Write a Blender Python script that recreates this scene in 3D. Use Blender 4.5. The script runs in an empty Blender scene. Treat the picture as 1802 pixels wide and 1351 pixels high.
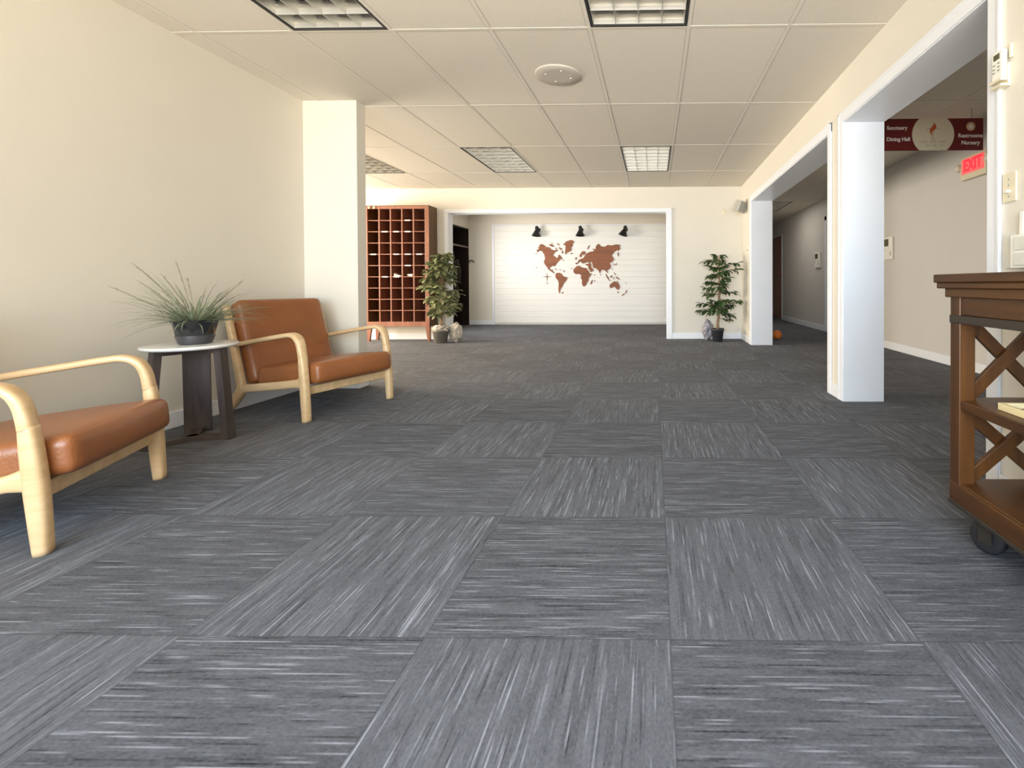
import bpy, bmesh, math, random
from mathutils import Vector, Matrix, noise

# ------------------------------------------------------------------ camera
scene = bpy.context.scene
COL = scene.collection
W_IMG, H_IMG = 1802, 1351
FPX, CX, CY = 829.636, 1137.28, 509.50
R = ((0.9998659, 0.0160063, -0.0034488),
     (-0.0160404, 0.9998203, -0.0101030),
     (0.0032864, 0.0101569, 0.9999430))
cam_data = bpy.data.cameras.new('camera')
cam_data.sensor_fit = 'HORIZONTAL'
cam_data.sensor_width = 36.0
cam_data.lens = FPX / W_IMG * 36.0
cam_data.shift_x = (W_IMG / 2 - CX) / W_IMG
cam_data.shift_y = (CY - H_IMG / 2) / W_IMG
cam_data.clip_start = 0.02
cam = bpy.data.objects.new('camera', cam_data)
COL.objects.link(cam)
cam.matrix_world = Matrix(((R[0][0], R[2][0], -R[1][0], 0.0),
                           (R[0][1], R[2][1], -R[1][1], 0.0),
                           (R[0][2], R[2][2], -R[1][2], 0.872),
                           (0, 0, 0, 1)))
scene.camera = cam

# ------------------------------------------------------------------ light and exposure
vs = scene.view_settings
vs.view_transform = 'Standard'
vs.look = 'None'
vs.gamma = 1.0
vs.use_curve_mapping = False
vs.exposure = -0.34
world = bpy.data.worlds.new('world')
scene.world = world
world.use_nodes = True
world.node_tree.nodes['Background'].inputs[0].default_value = (0.80, 0.88, 1.0, 1)
world.node_tree.nodes['Background'].inputs[1].default_value = 0.6


def area(name, loc, target, sx, sy, power, color, spread=180):
    ld = bpy.data.lights.new(name, 'AREA')
    ld.shape = 'RECTANGLE'
    ld.size, ld.size_y = sx, sy
    ld.energy = power
    ld.color = color
    ld.spread = math.radians(spread)
    o = bpy.data.objects.new(name, ld)
    COL.objects.link(o)
    o.location = loc
    d = Vector(target) - Vector(loc)
    o.rotation_euler = d.to_track_quat('-Z', 'Y').to_euler()
    return o


# daylight through the shop-front windows behind the camera: cool sky light falling in, warm light off the ground rising
area('window_sky_light', (-0.6, -2.40, 1.50), (-0.3, 1.5, -0.9), 4.6, 1.6, 150, (0.46, 0.72, 1.0), 108)
area('window_ground_light', (-0.6, -2.40, 0.85), (-1.0, 0.5, 3.1), 4.6, 1.2, 330, (1.0, 0.87, 0.68), 110)
area('window_street_light', (-0.6, -2.38, 1.30), (0.2, 8.0, 0.4), 4.4, 1.5, 42, (0.66, 0.83, 1.0), 80)
# daylight through the window of the bay behind the wing wall
area('bay_window_light', (-7.35, 5.75, 1.35), (-1.0, 6.2, 1.3), 2.6, 1.7, 600, (1.0, 0.88, 0.72))
# added fill for the shiplap from a made-up window behind the left jamb
area('alcove_fill_light', (-4.05, 8.45, 1.45), (0.2, 9.75, 1.1), 1.0, 1.2, 78, (1.0, 0.94, 0.88), 150)
# light in the hallway
area('hall_fill_light', (2.3, 0.6, 2.36), (2.3, 0.6, 0.0), 0.55, 1.1, 12, (1.0, 0.96, 0.92))  # added fill out of view, no fixture hangs here
area('hall_fixture_light', (2.353, 9.6, 2.436), (2.353, 9.6, 0.0), 0.5, 1.1, 15, (1.0, 0.90, 0.78))

# ------------------------------------------------------------------ materials
def new_mat(name):
    m = bpy.data.materials.new(name)
    m.use_nodes = True
    nt = m.node_tree
    return m, nt, nt.nodes['Principled BSDF']


def srgb(r, g, b):
    f = lambda c: (c / 255 / 12.92) if c / 255 <= 0.04045 else ((c / 255 + 0.055) / 1.055) ** 2.4
    return (f(r), f(g), f(b), 1)


def N(nt, t, **kw):
    n = nt.nodes.new(t)
    for k, v in kw.items():
        setattr(n, k, v)
    return n


def mth(nt, op, a, b=None, c=None):
    n = N(nt, 'ShaderNodeMath', operation=op)
    for i, v in enumerate((a, b, c)):
        if v is None:
            continue
        if isinstance(v, (int, float)):
            n.inputs[i].default_value = v
        else:
            nt.links.new(v, n.inputs[i])
    return n.outputs[0]


def mat_noise(name, rgb, rough=0.6, var=0.08, scale=8.0, stretch=(1, 1, 1), bump=0.0, bscale=None, metallic=0.0,
              coat=0.0, detail=4.0, spec=0.5):
    m, nt, b = new_mat(name)
    tc = N(nt, 'ShaderNodeTexCoord')
    mp = N(nt, 'ShaderNodeMapping')
    mp.inputs['Scale'].default_value = stretch
    nt.links.new(tc.outputs['Object'], mp.inputs[0])
    nz = N(nt, 'ShaderNodeTexNoise')
    nz.inputs['Scale'].default_value = scale
    nz.inputs['Detail'].default_value = detail
    nt.links.new(mp.outputs[0], nz.inputs['Vector'])
    cr = N(nt, 'ShaderNodeValToRGB')
    c = srgb(*rgb)
    cr.color_ramp.elements[0].position = 0.3
    cr.color_ramp.elements[1].position = 0.7
    cr.color_ramp.elements[0].color = tuple(max(0, x * (1 - var)) for x in c[:3]) + (1,)
    cr.color_ramp.elements[1].color = tuple(min(1, x * (1 + var)) for x in c[:3]) + (1,)
    nt.links.new(nz.outputs[0], cr.inputs[0])
    nt.links.new(cr.outputs[0], b.inputs['Base Color'])
    b.inputs['Roughness'].default_value = rough
    b.inputs['Metallic'].default_value = metallic
    b.inputs['Specular IOR Level'].default_value = spec
    if coat:
        b.inputs['Coat Weight'].default_value = coat
        b.inputs['Coat Roughness'].default_value = 0.15
    if bump:
        n2 = N(nt, 'ShaderNodeTexNoise')
        n2.inputs['Scale'].default_value = bscale or scale * 4
        n2.inputs['Detail'].default_value = 3
        nt.links.new(mp.outputs[0], n2.inputs['Vector'])
        bp = N(nt, 'ShaderNodeBump')
        bp.inputs['Strength'].default_value = bump
        bp.inputs['Distance'].default_value = 0.01
        nt.links.new(n2.outputs[0], bp.inputs['Height'])
        nt.links.new(bp.outputs[0], b.inputs['Normal'])
    return m


def mat_wood(name, dark, light, rough=0.45, axis='Y', scale=1.0, coat=0.0):
    m, nt, b = new_mat(name)
    tc = N(nt, 'ShaderNodeTexCoord')
    mp = N(nt, 'ShaderNodeMapping')
    s = {'X': (1.2, 14, 14), 'Y': (14, 1.2, 14), 'Z': (14, 14, 1.2)}[axis]
    mp.inputs['Scale'].default_value = tuple(v * scale for v in s)
    nt.links.new(tc.outputs['Object'], mp.inputs[0])
    nz = N(nt, 'ShaderNodeTexNoise')
    nz.inputs['Scale'].default_value = 2.2
    nz.inputs['Detail'].default_value = 7
    nz.inputs['Distortion'].default_value = 0.6
    nt.links.new(mp.outputs[0], nz.inputs['Vector'])
    cr = N(nt, 'ShaderNodeValToRGB')
    cr.color_ramp.elements[0].position = 0.32
    cr.color_ramp.elements[1].position = 0.68
    cr.color_ramp.elements[0].color = srgb(*dark)
    cr.color_ramp.elements[1].color = srgb(*light)
    nt.links.new(nz.outputs[0], cr.inputs[0])
    nt.links.new(cr.outputs[0], b.inputs['Base Color'])
    b.inputs['Roughness'].default_value = rough
    if coat:
        b.inputs['Coat Weight'].default_value = coat
        b.inputs['Coat Roughness'].default_value = 0.2
    bp = N(nt, 'ShaderNodeBump')
    bp.inputs['Strength'].default_value = 0.06
    bp.inputs['Distance'].default_value = 0.004
    nt.links.new(nz.outputs[0], bp.inputs['Height'])
    nt.links.new(bp.outputs[0], b.inputs['Normal'])
    return m


def mat_emit(name, rgb, strength):
    m, nt, b = new_mat(name)
    b.inputs['Base Color'].default_value = srgb(*rgb)
    b.inputs['Emission Color'].default_value = srgb(*rgb)
    b.inputs['Emission Strength'].default_value = strength
    return m


TILE = 0.6096
CAR_X, CAR_Y = 0.0386, 1.1512          # a corner of the carpet tile grid
CEIL_X, CEIL_Y = -2.8289, 2.8904       # a corner of the ceiling grid
ZC = 2.444                             # ceiling height


def make_carpet():
    m, nt, b = new_mat('carpet_tile')
    L = nt.links.new
    tc = N(nt, 'ShaderNodeTexCoord')
    sp = N(nt, 'ShaderNodeSeparateXYZ')
    L(tc.outputs['Object'], sp.inputs[0])
    u = mth(nt, 'DIVIDE', mth(nt, 'SUBTRACT', sp.outputs[0], CAR_X), TILE)
    v = mth(nt, 'DIVIDE', mth(nt, 'SUBTRACT', sp.outputs[1], CAR_Y), TILE)
    iu, iv = mth(nt, 'FLOOR', u), mth(nt, 'FLOOR', v)
    fu, fv = mth(nt, 'FRACT', u), mth(nt, 'FRACT', v)
    par = mth(nt, 'FLOORED_MODULO', mth(nt, 'ADD', iu, iv), 2.0)      # 0: yarn runs in depth, 1: across
    inv = mth(nt, 'SUBTRACT', 1.0, par)
    along = mth(nt, 'ADD', mth(nt, 'MULTIPLY', fv, inv), mth(nt, 'MULTIPLY', fu, par))
    acros = mth(nt, 'ADD', mth(nt, 'MULTIPLY', fu, inv), mth(nt, 'MULTIPLY', fv, par))
    seed = mth(nt, 'ADD', mth(nt, 'MULTIPLY', iu, 17.31), mth(nt, 'MULTIPLY', iv, 41.77))
    row = mth(nt, 'FLOOR', mth(nt, 'MULTIPLY', acros, 150.0))          # one yarn row every 4.8 mm

    def streak(rows, freq, off, detail=2.0):
        cb = N(nt, 'ShaderNodeCombineXYZ')
        L(mth(nt, 'MULTIPLY', along, freq), cb.inputs[0])
        L(mth(nt, 'MULTIPLY', rows, 7.37), cb.inputs[1])
        L(mth(nt, 'ADD', seed, off), cb.inputs[2])
        nz = N(nt, 'ShaderNodeTexNoise')
        nz.inputs['Scale'].default_value = 1.0
        nz.inputs['Detail'].default_value = detail
        L(cb.outputs[0], nz.inputs['Vector'])
        return nz.outputs[0]
    fine = streak(row, 3.1, 0.0)
    grain = streak(mth(nt, 'MULTIPLY', row, 1.0), 60.0, 3.0, 1.0)
    band = streak(mth(nt, 'FLOOR', mth(nt, 'MULTIPLY', acros, 42.0)), 2.2, 9.0)
    # light and dark slubs
    hi = N(nt, 'ShaderNodeMapRange', interpolation_type='SMOOTHSTEP')
    L(fine, hi.inputs[0]); hi.inputs[1].default_value = 0.56; hi.inputs[2].default_value = 0.74
    lo = N(nt, 'ShaderNodeMapRange', interpolation_type='SMOOTHSTEP')
    L(fine, lo.inputs[0]); lo.inputs[1].default_value = 0.43; lo.inputs[2].default_value = 0.27
    val = mth(nt, 'ADD', 1.0, mth(nt, 'MULTIPLY', hi.outputs[0], 1.7))
    val = mth(nt, 'SUBTRACT', val, mth(nt, 'MULTIPLY', lo.outputs[0], 0.5))
    val = mth(nt, 'ADD', val, mth(nt, 'MULTIPLY', mth(nt, 'SUBTRACT', band, 0.5), 1.3))
    val = mth(nt, 'ADD', val, mth(nt, 'MULTIPLY', mth(nt, 'SUBTRACT', grain, 0.5), 0.9))
    wn = N(nt, 'ShaderNodeTexWhiteNoise', noise_dimensions='1D')
    L(seed, wn.inputs['W'])
    val = mth(nt, 'ADD', val, mth(nt, 'MULTIPLY', mth(nt, 'SUBTRACT', wn.outputs[0], 0.5), 0.12))
    val = mth(nt, 'ADD', val, mth(nt, 'MULTIPLY', inv, 0.16))          # sheen of the nap in one direction, painted as a paler tone
    # tile joint
    ex = mth(nt, 'MINIMUM', mth(nt, 'MINIMUM', fu, mth(nt, 'SUBTRACT', 1.0, fu)),
             mth(nt, 'MINIMUM', fv, mth(nt, 'SUBTRACT', 1.0, fv)))
    jt = N(nt, 'ShaderNodeMapRange')
    L(ex, jt.inputs[0]); jt.inputs[1].default_value = 0.001; jt.inputs[2].default_value = 0.006
    jt.inputs[3].default_value = 0.72; jt.inputs[4].default_value = 1.0
    val = mth(nt, 'MULTIPLY', val, jt.outputs[0])
    mx = N(nt, 'ShaderNodeVectorMath', operation='SCALE')
    mx.inputs[0].default_value = srgb(82, 84, 90)[:3]
    L(val, mx.inputs['Scale'])
    L(mx.outputs[0], b.inputs['Base Color'])
    b.inputs['Roughness'].default_value = 0.9
    b.inputs['Sheen Weight'].default_value = 0.035
    b.inputs['Sheen Roughness'].default_value = 0.55
    b.inputs['Specular IOR Level'].default_value = 0.25
    bp = N(nt, 'ShaderNodeBump')
    bp.inputs['Strength'].default_value = 0.35
    bp.inputs['Distance'].default_value = 0.003
    L(val, bp.inputs['Height'])
    L(bp.outputs[0], b.inputs['Normal'])
    return m


def make_ceiling_tile():
    m, nt, b = new_mat('ceiling_tile')
    L = nt.links.new
    tc = N(nt, 'ShaderNodeTexCoord')
    n1 = N(nt, 'ShaderNodeTexNoise')
    n1.inputs['Scale'].default_value = 60
    n1.inputs['Detail'].default_value = 6
    L(tc.outputs['Object'], n1.inputs['Vector'])
    vo = N(nt, 'ShaderNodeTexNoise')
    vo.inputs['Scale'].default_value = 26
    vo.inputs['Detail'].default_value = 4
    vo.inputs['Roughness'].default_value = 0.7
    L(tc.outputs['Object'], vo.inputs['Vector'])
    sp = N(nt, 'ShaderNodeSeparateXYZ')
    L(tc.outputs['Object'], sp.inputs[0])
    iu = mth(nt, 'FLOOR', mth(nt, 'DIVIDE', mth(nt, 'SUBTRACT', sp.outputs[0], CEIL_X), TILE))
    iv = mth(nt, 'FLOOR', mth(nt, 'DIVIDE', mth(nt, 'SUBTRACT', sp.outputs[1], CEIL_Y), 2 * TILE))
    wn = N(nt, 'ShaderNodeTexWhiteNoise', noise_dimensions='1D')
    L(mth(nt, 'ADD', mth(nt, 'MULTIPLY', iu, 3.7), mth(nt, 'MULTIPLY', iv, 11.3)), wn.inputs['W'])
    pit = N(nt, 'ShaderNodeMapRange')
    L(vo.outputs[0], pit.inputs[0]); pit.inputs[1].default_value = 0.66; pit.inputs[2].default_value = 0.74
    pit.inputs[3].default_value = 0.0; pit.inputs[4].default_value = 1.0
    val = mth(nt, 'ADD', 0.95, mth(nt, 'MULTIPLY', n1.outputs[0], 0.10))
    val = mth(nt, 'SUBTRACT', val, mth(nt, 'MULTIPLY', pit.outputs[0], 0.16))
    val = mth(nt, 'ADD', val, mth(nt, 'MULTIPLY', mth(nt, 'SUBTRACT', wn.outputs[0], 0.5), 0.05))
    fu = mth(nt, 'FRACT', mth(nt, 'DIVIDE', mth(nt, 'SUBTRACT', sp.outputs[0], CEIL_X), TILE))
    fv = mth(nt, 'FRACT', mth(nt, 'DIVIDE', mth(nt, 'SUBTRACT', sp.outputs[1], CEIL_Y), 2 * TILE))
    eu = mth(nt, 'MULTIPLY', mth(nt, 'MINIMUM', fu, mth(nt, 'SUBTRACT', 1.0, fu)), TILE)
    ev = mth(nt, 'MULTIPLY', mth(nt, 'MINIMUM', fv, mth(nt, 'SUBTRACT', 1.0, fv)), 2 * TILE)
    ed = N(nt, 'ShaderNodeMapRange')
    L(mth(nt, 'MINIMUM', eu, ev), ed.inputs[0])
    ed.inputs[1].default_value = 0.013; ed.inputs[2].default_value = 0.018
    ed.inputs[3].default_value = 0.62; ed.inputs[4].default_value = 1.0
    val = mth(nt, 'MULTIPLY', val, ed.outputs[0])  # shade of the gap along the tile edges, painted into the colour
    mx = N(nt, 'ShaderNodeVectorMath', operation='SCALE')
    mx.inputs[0].default_value = srgb(224, 217, 204)[:3]
    L(val, mx.inputs['Scale'])
    L(mx.outputs[0], b.inputs['Base Color'])
    b.inputs['Roughness'].default_value = 0.95
    b.inputs['Specular IOR Level'].default_value = 0.1
    bp = N(nt, 'ShaderNodeBump')
    bp.inputs['Strength'].default_value = 0.25
    bp.inputs['Distance'].default_value = 0.003
    L(val, bp.inputs['Height'])
    L(bp.outputs[0], b.inputs['Normal'])
    return m


M = {}
M['carpet'] = make_carpet()
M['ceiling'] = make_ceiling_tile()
M['cream'] = mat_noise('cream_wall_paint', (224, 218, 205), 0.55, 0.012, 3, bump=0.03, bscale=120)
M['hallpaint'] = mat_noise('hall_wall_paint', (208, 205, 200), 0.5, 0.012, 3, bump=0.03, bscale=120)
M['trim'] = mat_noise('white_trim_paint', (234, 237, 242), 0.35, 0.01, 4)
M['shiplap'] = mat_noise('shiplap_paint', (240, 238, 232), 0.42, 0.02, 3, stretch=(0.4, 1, 6))
M['tbar'] = mat_noise('ceiling_bar', (226, 219, 206), 0.5, 0.02, 5)
M['ash'] = mat_wood('pale_ash_wood', (198, 166, 122), (216, 186, 144), 0.38, 'Y', 0.8, 0.15)
M['leather'] = mat_noise('caramel_leather', (142, 86, 47), 0.36, 0.12, 5, bump=0.12, bscale=140, coat=0.12)
M['espresso'] = mat_wood('espresso_wood', (52, 44, 42), (74, 64, 61), 0.5, 'Z', 1.0)
M['marble'] = mat_noise('white_table_top', (232, 230, 224), 0.25, 0.03, 4)
M['darkpot'] = mat_noise('glossy_black_pot', (30, 33, 36), 0.16, 0.15, 4, coat=0.4)
M['greyband'] = mat_noise('grey_pot_band', (62, 60, 64), 0.3, 0.1, 6)
M['soil'] = mat_noise('potting_soil', (52, 42, 34), 0.95, 0.3, 60, bump=0.5)
M['grass'] = mat_noise('grey_green_grass', (128, 138, 110), 0.6, 0.25, 12)
M['plume'] = mat_noise('dry_grass_plume', (140, 134, 112), 0.8, 0.2, 20)
M['ficus'] = mat_noise('ficus_leaf', (66, 90, 52), 0.4, 0.45, 9)
M['ficus_pale'] = mat_noise('variegated_leaf', (136, 142, 104), 0.45, 0.4, 9)
M['bark'] = mat_noise('braided_bark', (150, 122, 92), 0.8, 0.25, 20, stretch=(1, 1, 0.3), bump=0.3)
M['nursery'] = mat_noise('charcoal_nursery_pot', (58, 58, 62), 0.5, 0.08, 6)
M['greypot'] = mat_noise('grey_pot', (124, 120, 110), 0.7, 0.1, 10)
M['bagwhite'] = mat_noise('off_white_moss', (196, 188, 176), 0.8, 0.15, 14, bump=0.4)
M['baggrey'] = mat_noise('grey_plastic_bag', (150, 146, 152), 0.35, 0.15, 9, bump=0.2)
M['mahog'] = mat_wood('mahogany_front', (128, 80, 60), (154, 100, 78), 0.4, 'Z', 0.7, 0.1)
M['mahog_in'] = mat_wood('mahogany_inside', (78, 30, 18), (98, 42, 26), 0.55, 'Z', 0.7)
M['mahog_side'] = mat_wood('mahogany_side', (88, 60, 34), (106, 74, 44), 0.45, 'Z', 0.7)
M['paper'] = mat_noise('paper', (238, 234, 226), 0.7, 0.03, 10)
M['peach'] = mat_noise('peach_knob', (230, 196, 160), 0.5, 0.05, 10)
M['cart'] = mat_wood('stained_pine', (54, 30, 9), (90, 54, 18), 0.42, 'Y', 0.6, 0.12)
M['cart_up'] = mat_wood('stained_pine_upright', (58, 32, 9), (96, 57, 18), 0.42, 'Z', 0.6, 0.12)
M['cartdark'] = mat_noise('dark_rail', (52, 46, 40), 0.4, 0.1, 8)
M['rubber'] = mat_noise('black_rubber', (38, 38, 42), 0.55, 0.15, 10)
M['steel'] = mat_noise('brushed_steel', (170, 170, 172), 0.35, 0.08, 20, metallic=0.9)
M['alu'] = mat_noise('louver_aluminium', (214, 212, 205), 0.3, 0.04, 6, metallic=0.55)
M['reflect'] = mat_noise('white_reflector', (150, 148, 142), 0.4, 0.03, 6)
M['tube'] = mat_noise('unlit_tube', (190, 190, 186), 0.3, 0.01, 5)
M['lampframe'] = mat_noise('dark_lamp_edge', (44, 44, 42), 0.4, 0.1, 6)
M['black'] = mat_noise('matte_black_metal', (24, 24, 24), 0.42, 0.1, 8)
M['map'] = mat_wood('walnut_map_wood', (122, 70, 38), (154, 92, 54), 0.55, 'X', 0.5)
M['spk'] = mat_noise('speaker_grey', (196, 188, 176), 0.6, 0.03, 20)
M['spkgrey'] = mat_noise('speaker_silver', (172, 170, 162), 0.4, 0.06, 10)
M['plastic'] = mat_noise('white_plastic', (240, 238, 228), 0.38, 0.01, 5)
M['ivory'] = mat_noise('ivory_plastic', (226, 216, 188), 0.4, 0.02, 5)
M['greyplate'] = mat_noise('painted_plate', (224, 222, 210), 0.5, 0.02, 5)
M['lcd'] = mat_noise('lcd_screen', (88, 84, 60), 0.2, 0.05, 6)
M['greymark'] = mat_noise('grey_button', (150, 148, 140), 0.5, 0.05, 6)
M['maroon'] = mat_noise('maroon_sign', (104, 26, 24), 0.4, 0.06, 4)
M['signcream'] = mat_noise('cream_sign', (222, 212, 188), 0.4, 0.02, 4)
M['signwhite'] = mat_noise('white_lettering', (232, 226, 222), 0.5, 0.01, 4)
M['faint'] = mat_noise('faint_print', (202, 190, 168), 0.5, 0.02, 4)
M['flame'] = mat_noise('orange_flame', (196, 84, 40), 0.5, 0.15, 12)
M['tan'] = mat_noise('tan_emblem', (214, 176, 138), 0.5, 0.05, 12)
M['exit_glow'] = mat_emit('exit_sign_glow', (250, 106, 106), 0.45)
M['exit_text'] = mat_emit('exit_sign_letters', (255, 40, 60), 1.1)
M['lamp_lens'] = mat_noise('clear_lamp_lens', (226, 222, 212), 0.1, 0.03, 6)
M['door'] = mat_wood('brown_door', (132, 86, 60), (152, 102, 74), 0.4, 'Z', 0.6)
M['orange'] = mat_noise('orange_ball', (216, 118, 40), 0.45, 0.12, 14)
M['closet'] = mat_wood('dark_closet_wood', (26, 13, 9), (38, 20, 15), 0.5, 'Z', 0.7)
M['closetshelf'] = mat_noise('closet_shelf_edge', (112, 94, 88), 0.5, 0.05, 6)
M['coat'] = mat_noise('dark_coat_cloth', (26, 26, 24), 0.9, 0.2, 20, bump=0.3)
M['coat_olive'] = mat_noise('olive_coat_cloth', (50, 46, 36), 0.9, 0.2, 20, bump=0.3)
M['traycream'] = mat_noise('pale_tray_wood', (232, 214, 166), 0.5, 0.04, 8, stretch=(8, 1, 8))
M['traybrown'] = mat_noise('tray_base', (128, 88, 48), 0.5, 0.1, 8)


# ------------------------------------------------------------------ mesh builder
class MB:
    def __init__(self):
        self.v, self.f, self.s = [], [], []

    def add(self, verts, faces, smooth=False, mat=None):
        o = len(self.v)
        for p in verts:
            p = Vector(p)
            if mat is not None:
                p = mat @ p
            self.v.append(tuple(p))
        for f in faces:
            self.f.append(tuple(i + o for i in f))
            self.s.append(smooth)
        return self

    def bm(self, bm, smooth=False, mat=None):
        bm.verts.index_update()
        self.add([v.co.copy() for v in bm.verts], [[v.index for v in f.verts] for f in bm.faces], smooth, mat)
        bm.free()
        return self

    def box(self, x0, x1, y0, y1, z0, z1, bevel=0.0, mat=None, seg=2):
        b = bmesh.new()
        bmesh.ops.create_cube(b, size=1.0)
        sx, sy, sz = abs(x1 - x0), abs(y1 - y0), abs(z1 - z0)
        for v in b.verts:
            v.co = Vector(((x0 + x1) / 2 + v.co.x * sx, (y0 + y1) / 2 + v.co.y * sy, (z0 + z1) / 2 + v.co.z * sz))
        if bevel:
            bmesh.ops.bevel(b, geom=list(b.edges), offset=min(bevel, 0.45 * min(sx, sy, sz)), segments=seg,
                            affect='EDGES', profile=0.5)
        return self.bm(b, False, mat)

    def prism(self, poly, d0, d1, axis='Y', mat=None):
        """polygon of (a, b) extruded along an axis from d0 to d1"""
        n = len(poly)
        put = {'Y': lambda a, b, d: (a, d, b), 'X': lambda a, b, d: (d, a, b), 'Z': lambda a, b, d: (a, b, d)}[axis]
        vs_ = [put(a, b, d0) for a, b in poly] + [put(a, b, d1) for a, b in poly]
        fs = [tuple(range(n))[::-1], tuple(range(n, 2 * n))]
        for i in range(n):
            j = (i + 1) % n
            fs.append((i, j, n + j, n + i))
        b = bmesh.new()
        bv = [b.verts.new(p) for p in vs_]
        for f in fs:
            try:
                b.faces.new([bv[i] for i in f])
            except ValueError:
                pass
        bmesh.ops.recalc_face_normals(b, faces=list(b.faces))
        bmesh.ops.triangulate(b, faces=[f for f in b.faces if len(f.verts) > 4])
        return self.bm(b, False, mat)

    def lathe(self, prof, seg=32, smooth=True, mat=None, cap=True, phase=0.0):
        """prof: list of (r, z)"""
        vs_, fs = [], []
        for r, z in prof:
            for k in range(seg):
                a = 2 * math.pi * (k + phase) / seg
                vs_.append((r * math.cos(a), r * math.sin(a), z))
        for i in range(len(prof) - 1):
            for k in range(seg):
                k2 = (k + 1) % seg
                fs.append((i * seg + k, i * seg + k2, (i + 1) * seg + k2, (i + 1) * seg + k))
        if cap:
            fs.append(tuple(range(seg))[::-1])
            fs.append(tuple(range((len(prof) - 1) * seg, len(prof) * seg)))
        return self.add(vs_, fs, smooth, mat)

    def tube(self, pts, radii, seg=10, mat=None, cap=True, smooth=True):
        pts = [Vector(p) for p in pts]
        n = len(pts)
        if isinstance(radii, (int, float)):
            radii = [radii] * n
        vs_, fs = [], []
        up = Vector((0.13, 0.21, 0.97))
        for i, p in enumerate(pts):
            t = (pts[min(i + 1, n - 1)] - pts[max(i - 1, 0)]).normalized()
            if abs(t.dot(up)) > 0.95:
                up = Vector((1, 0.1, 0.05)).normalized()
            a = t.cross(up).normalized()
            b_ = t.cross(a).normalized()
            for k in range(seg):
                an = 2 * math.pi * k / seg
                vs_.append(p + (a * math.cos(an) + b_ * math.sin(an)) * radii[i])
        for i in range(n - 1):
            for k in range(seg):
                k2 = (k + 1) % seg
                fs.append((i * seg + k, i * seg + k2, (i + 1) * seg + k2, (i + 1) * seg + k))
        if cap:
            fs.append(tuple(range(seg))[::-1])
            fs.append(tuple(range((n - 1) * seg, n * seg)))
        return self.add(vs_, fs, smooth, mat)

    def sweep(self, pts, wid, thick, x=0.0, seg=20, power=3.0, mat=None):
        """bentwood member in a side plane: pts are (y, z), wid in the plane, thick along x"""
        n = len(pts)
        if isinstance(wid, (int, float)):
            wid = [wid] * n
        if isinstance(thick, (int, float)):
            thick = [thick] * n
        vs_, fs = [], []
        for i, (y, z) in enumerate(pts):
            y0, z0 = pts[max(i - 1, 0)]
            y1, z1 = pts[min(i + 1, n - 1)]
            t = Vector((0, y1 - y0, z1 - z0)).normalized()
            nn = Vector((0, -t.z, t.y))
            for k in range(seg):
                an = 2 * math.pi * k / seg
                c, s = math.cos(an), math.sin(an)
                a = math.copysign(abs(c) ** (2 / power), c) * wid[i] / 2
                b_ = math.copysign(abs(s) ** (2 / power), s) * thick[i] / 2
                vs_.append(Vector((x + b_, y, z)) + nn * a)
        for i in range(n - 1):
            for k in range(seg):
                k2 = (k + 1) % seg
                fs.append((i * seg + k, i * seg + k2, (i + 1) * seg + k2, (i + 1) * seg + k))
        fs.append(tuple(range(seg))[::-1])
        fs.append(tuple(range((n - 1) * seg, n * seg)))
        return self.add(vs_, fs, True, mat)

    def cushion(self, w, d, h, r, crown=0.0, belly=0.0, cuts=15, mat=None):
        """rounded box centred on the origin with a crowned top"""
        b = bmesh.new()
        bmesh.ops.create_cube(b, size=2.0)
        bmesh.ops.subdivide_edges(b, edges=list(b.edges), cuts=cuts, use_grid_fill=True)
        hw, hd, hh = w / 2, d / 2, h / 2

        def remap(t, half):
            # put more rings in the rounded rim
            s = math.sin(t * math.pi / 2)
            return s * half
        for v in b.verts:
            u = v.co.copy()
            q = Vector((remap(u.x, hw), remap(u.y, hd), remap(u.z, hh)))
            inner = Vector((max(-hw + r, min(hw - r, q.x)), max(-hd + r, min(hd - r, q.y)), max(-hh + r, min(hh - r, q.z))))
            dlt = q - inner
            if dlt.length > 1e-9:
                q = inner + dlt.normalized() * r
            cx_, cy_ = 1 - (q.x / hw) ** 2, 1 - (q.y / hd) ** 2
            f = max(0, cx_) ** 0.6 * max(0, cy_) ** 0.6
            if q.z > 0:
                q.z += crown * f * (q.z / hh)
            q.y += belly * max(0, cx_) ** 0.7 * max(0, 1 - (q.z / (hh + crown)) ** 2) * (1 if q.y > 0 else -1) * (abs(q.y) / hd) ** 3
            v.co = q
        return self.bm(b, True, mat)

    def ball(self, c, r, sub=3, scale=(1, 1, 1), noise_amp=0.0, noise_freq=4.0, seed=0.0, mat=None):
        b = bmesh.new()
        bmesh.ops.create_icosphere(b, subdivisions=sub, radius=1.0)
        for v in b.verts:
            k = 1.0
            if noise_amp:
                k += noise_amp * noise.noise(v.co * noise_freq + Vector((seed, seed * 2, 0)))
                k += 0.5 * noise_amp * noise.noise(v.co * noise_freq * 2.7 + Vector((seed, 3, seed)))
            v.co = Vector((c[0] + v.co.x * r * scale[0] * k, c[1] + v.co.y * r * scale[1] * k, c[2] + v.co.z * r * scale[2] * k))
        return self.bm(b, True, mat)

    def build(self, name, material, parent=None, loc=None):
        me = bpy.data.meshes.new(name)
        me.from_pydata(self.v, [], self.f)
        for p, s in zip(me.polygons, self.s):
            p.use_smooth = s
        me.materials.append(material)
        me.update()
        o = bpy.data.objects.new(name, me)
        COL.objects.link(o)
        if parent is not None:
            o.parent = parent
        if loc is not None:
            o.location = loc
        return o


def tag(o, label, cat, group=None):
    o['label'] = label
    o['category'] = cat
    if group:
        o['group'] = group
    return o


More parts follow.
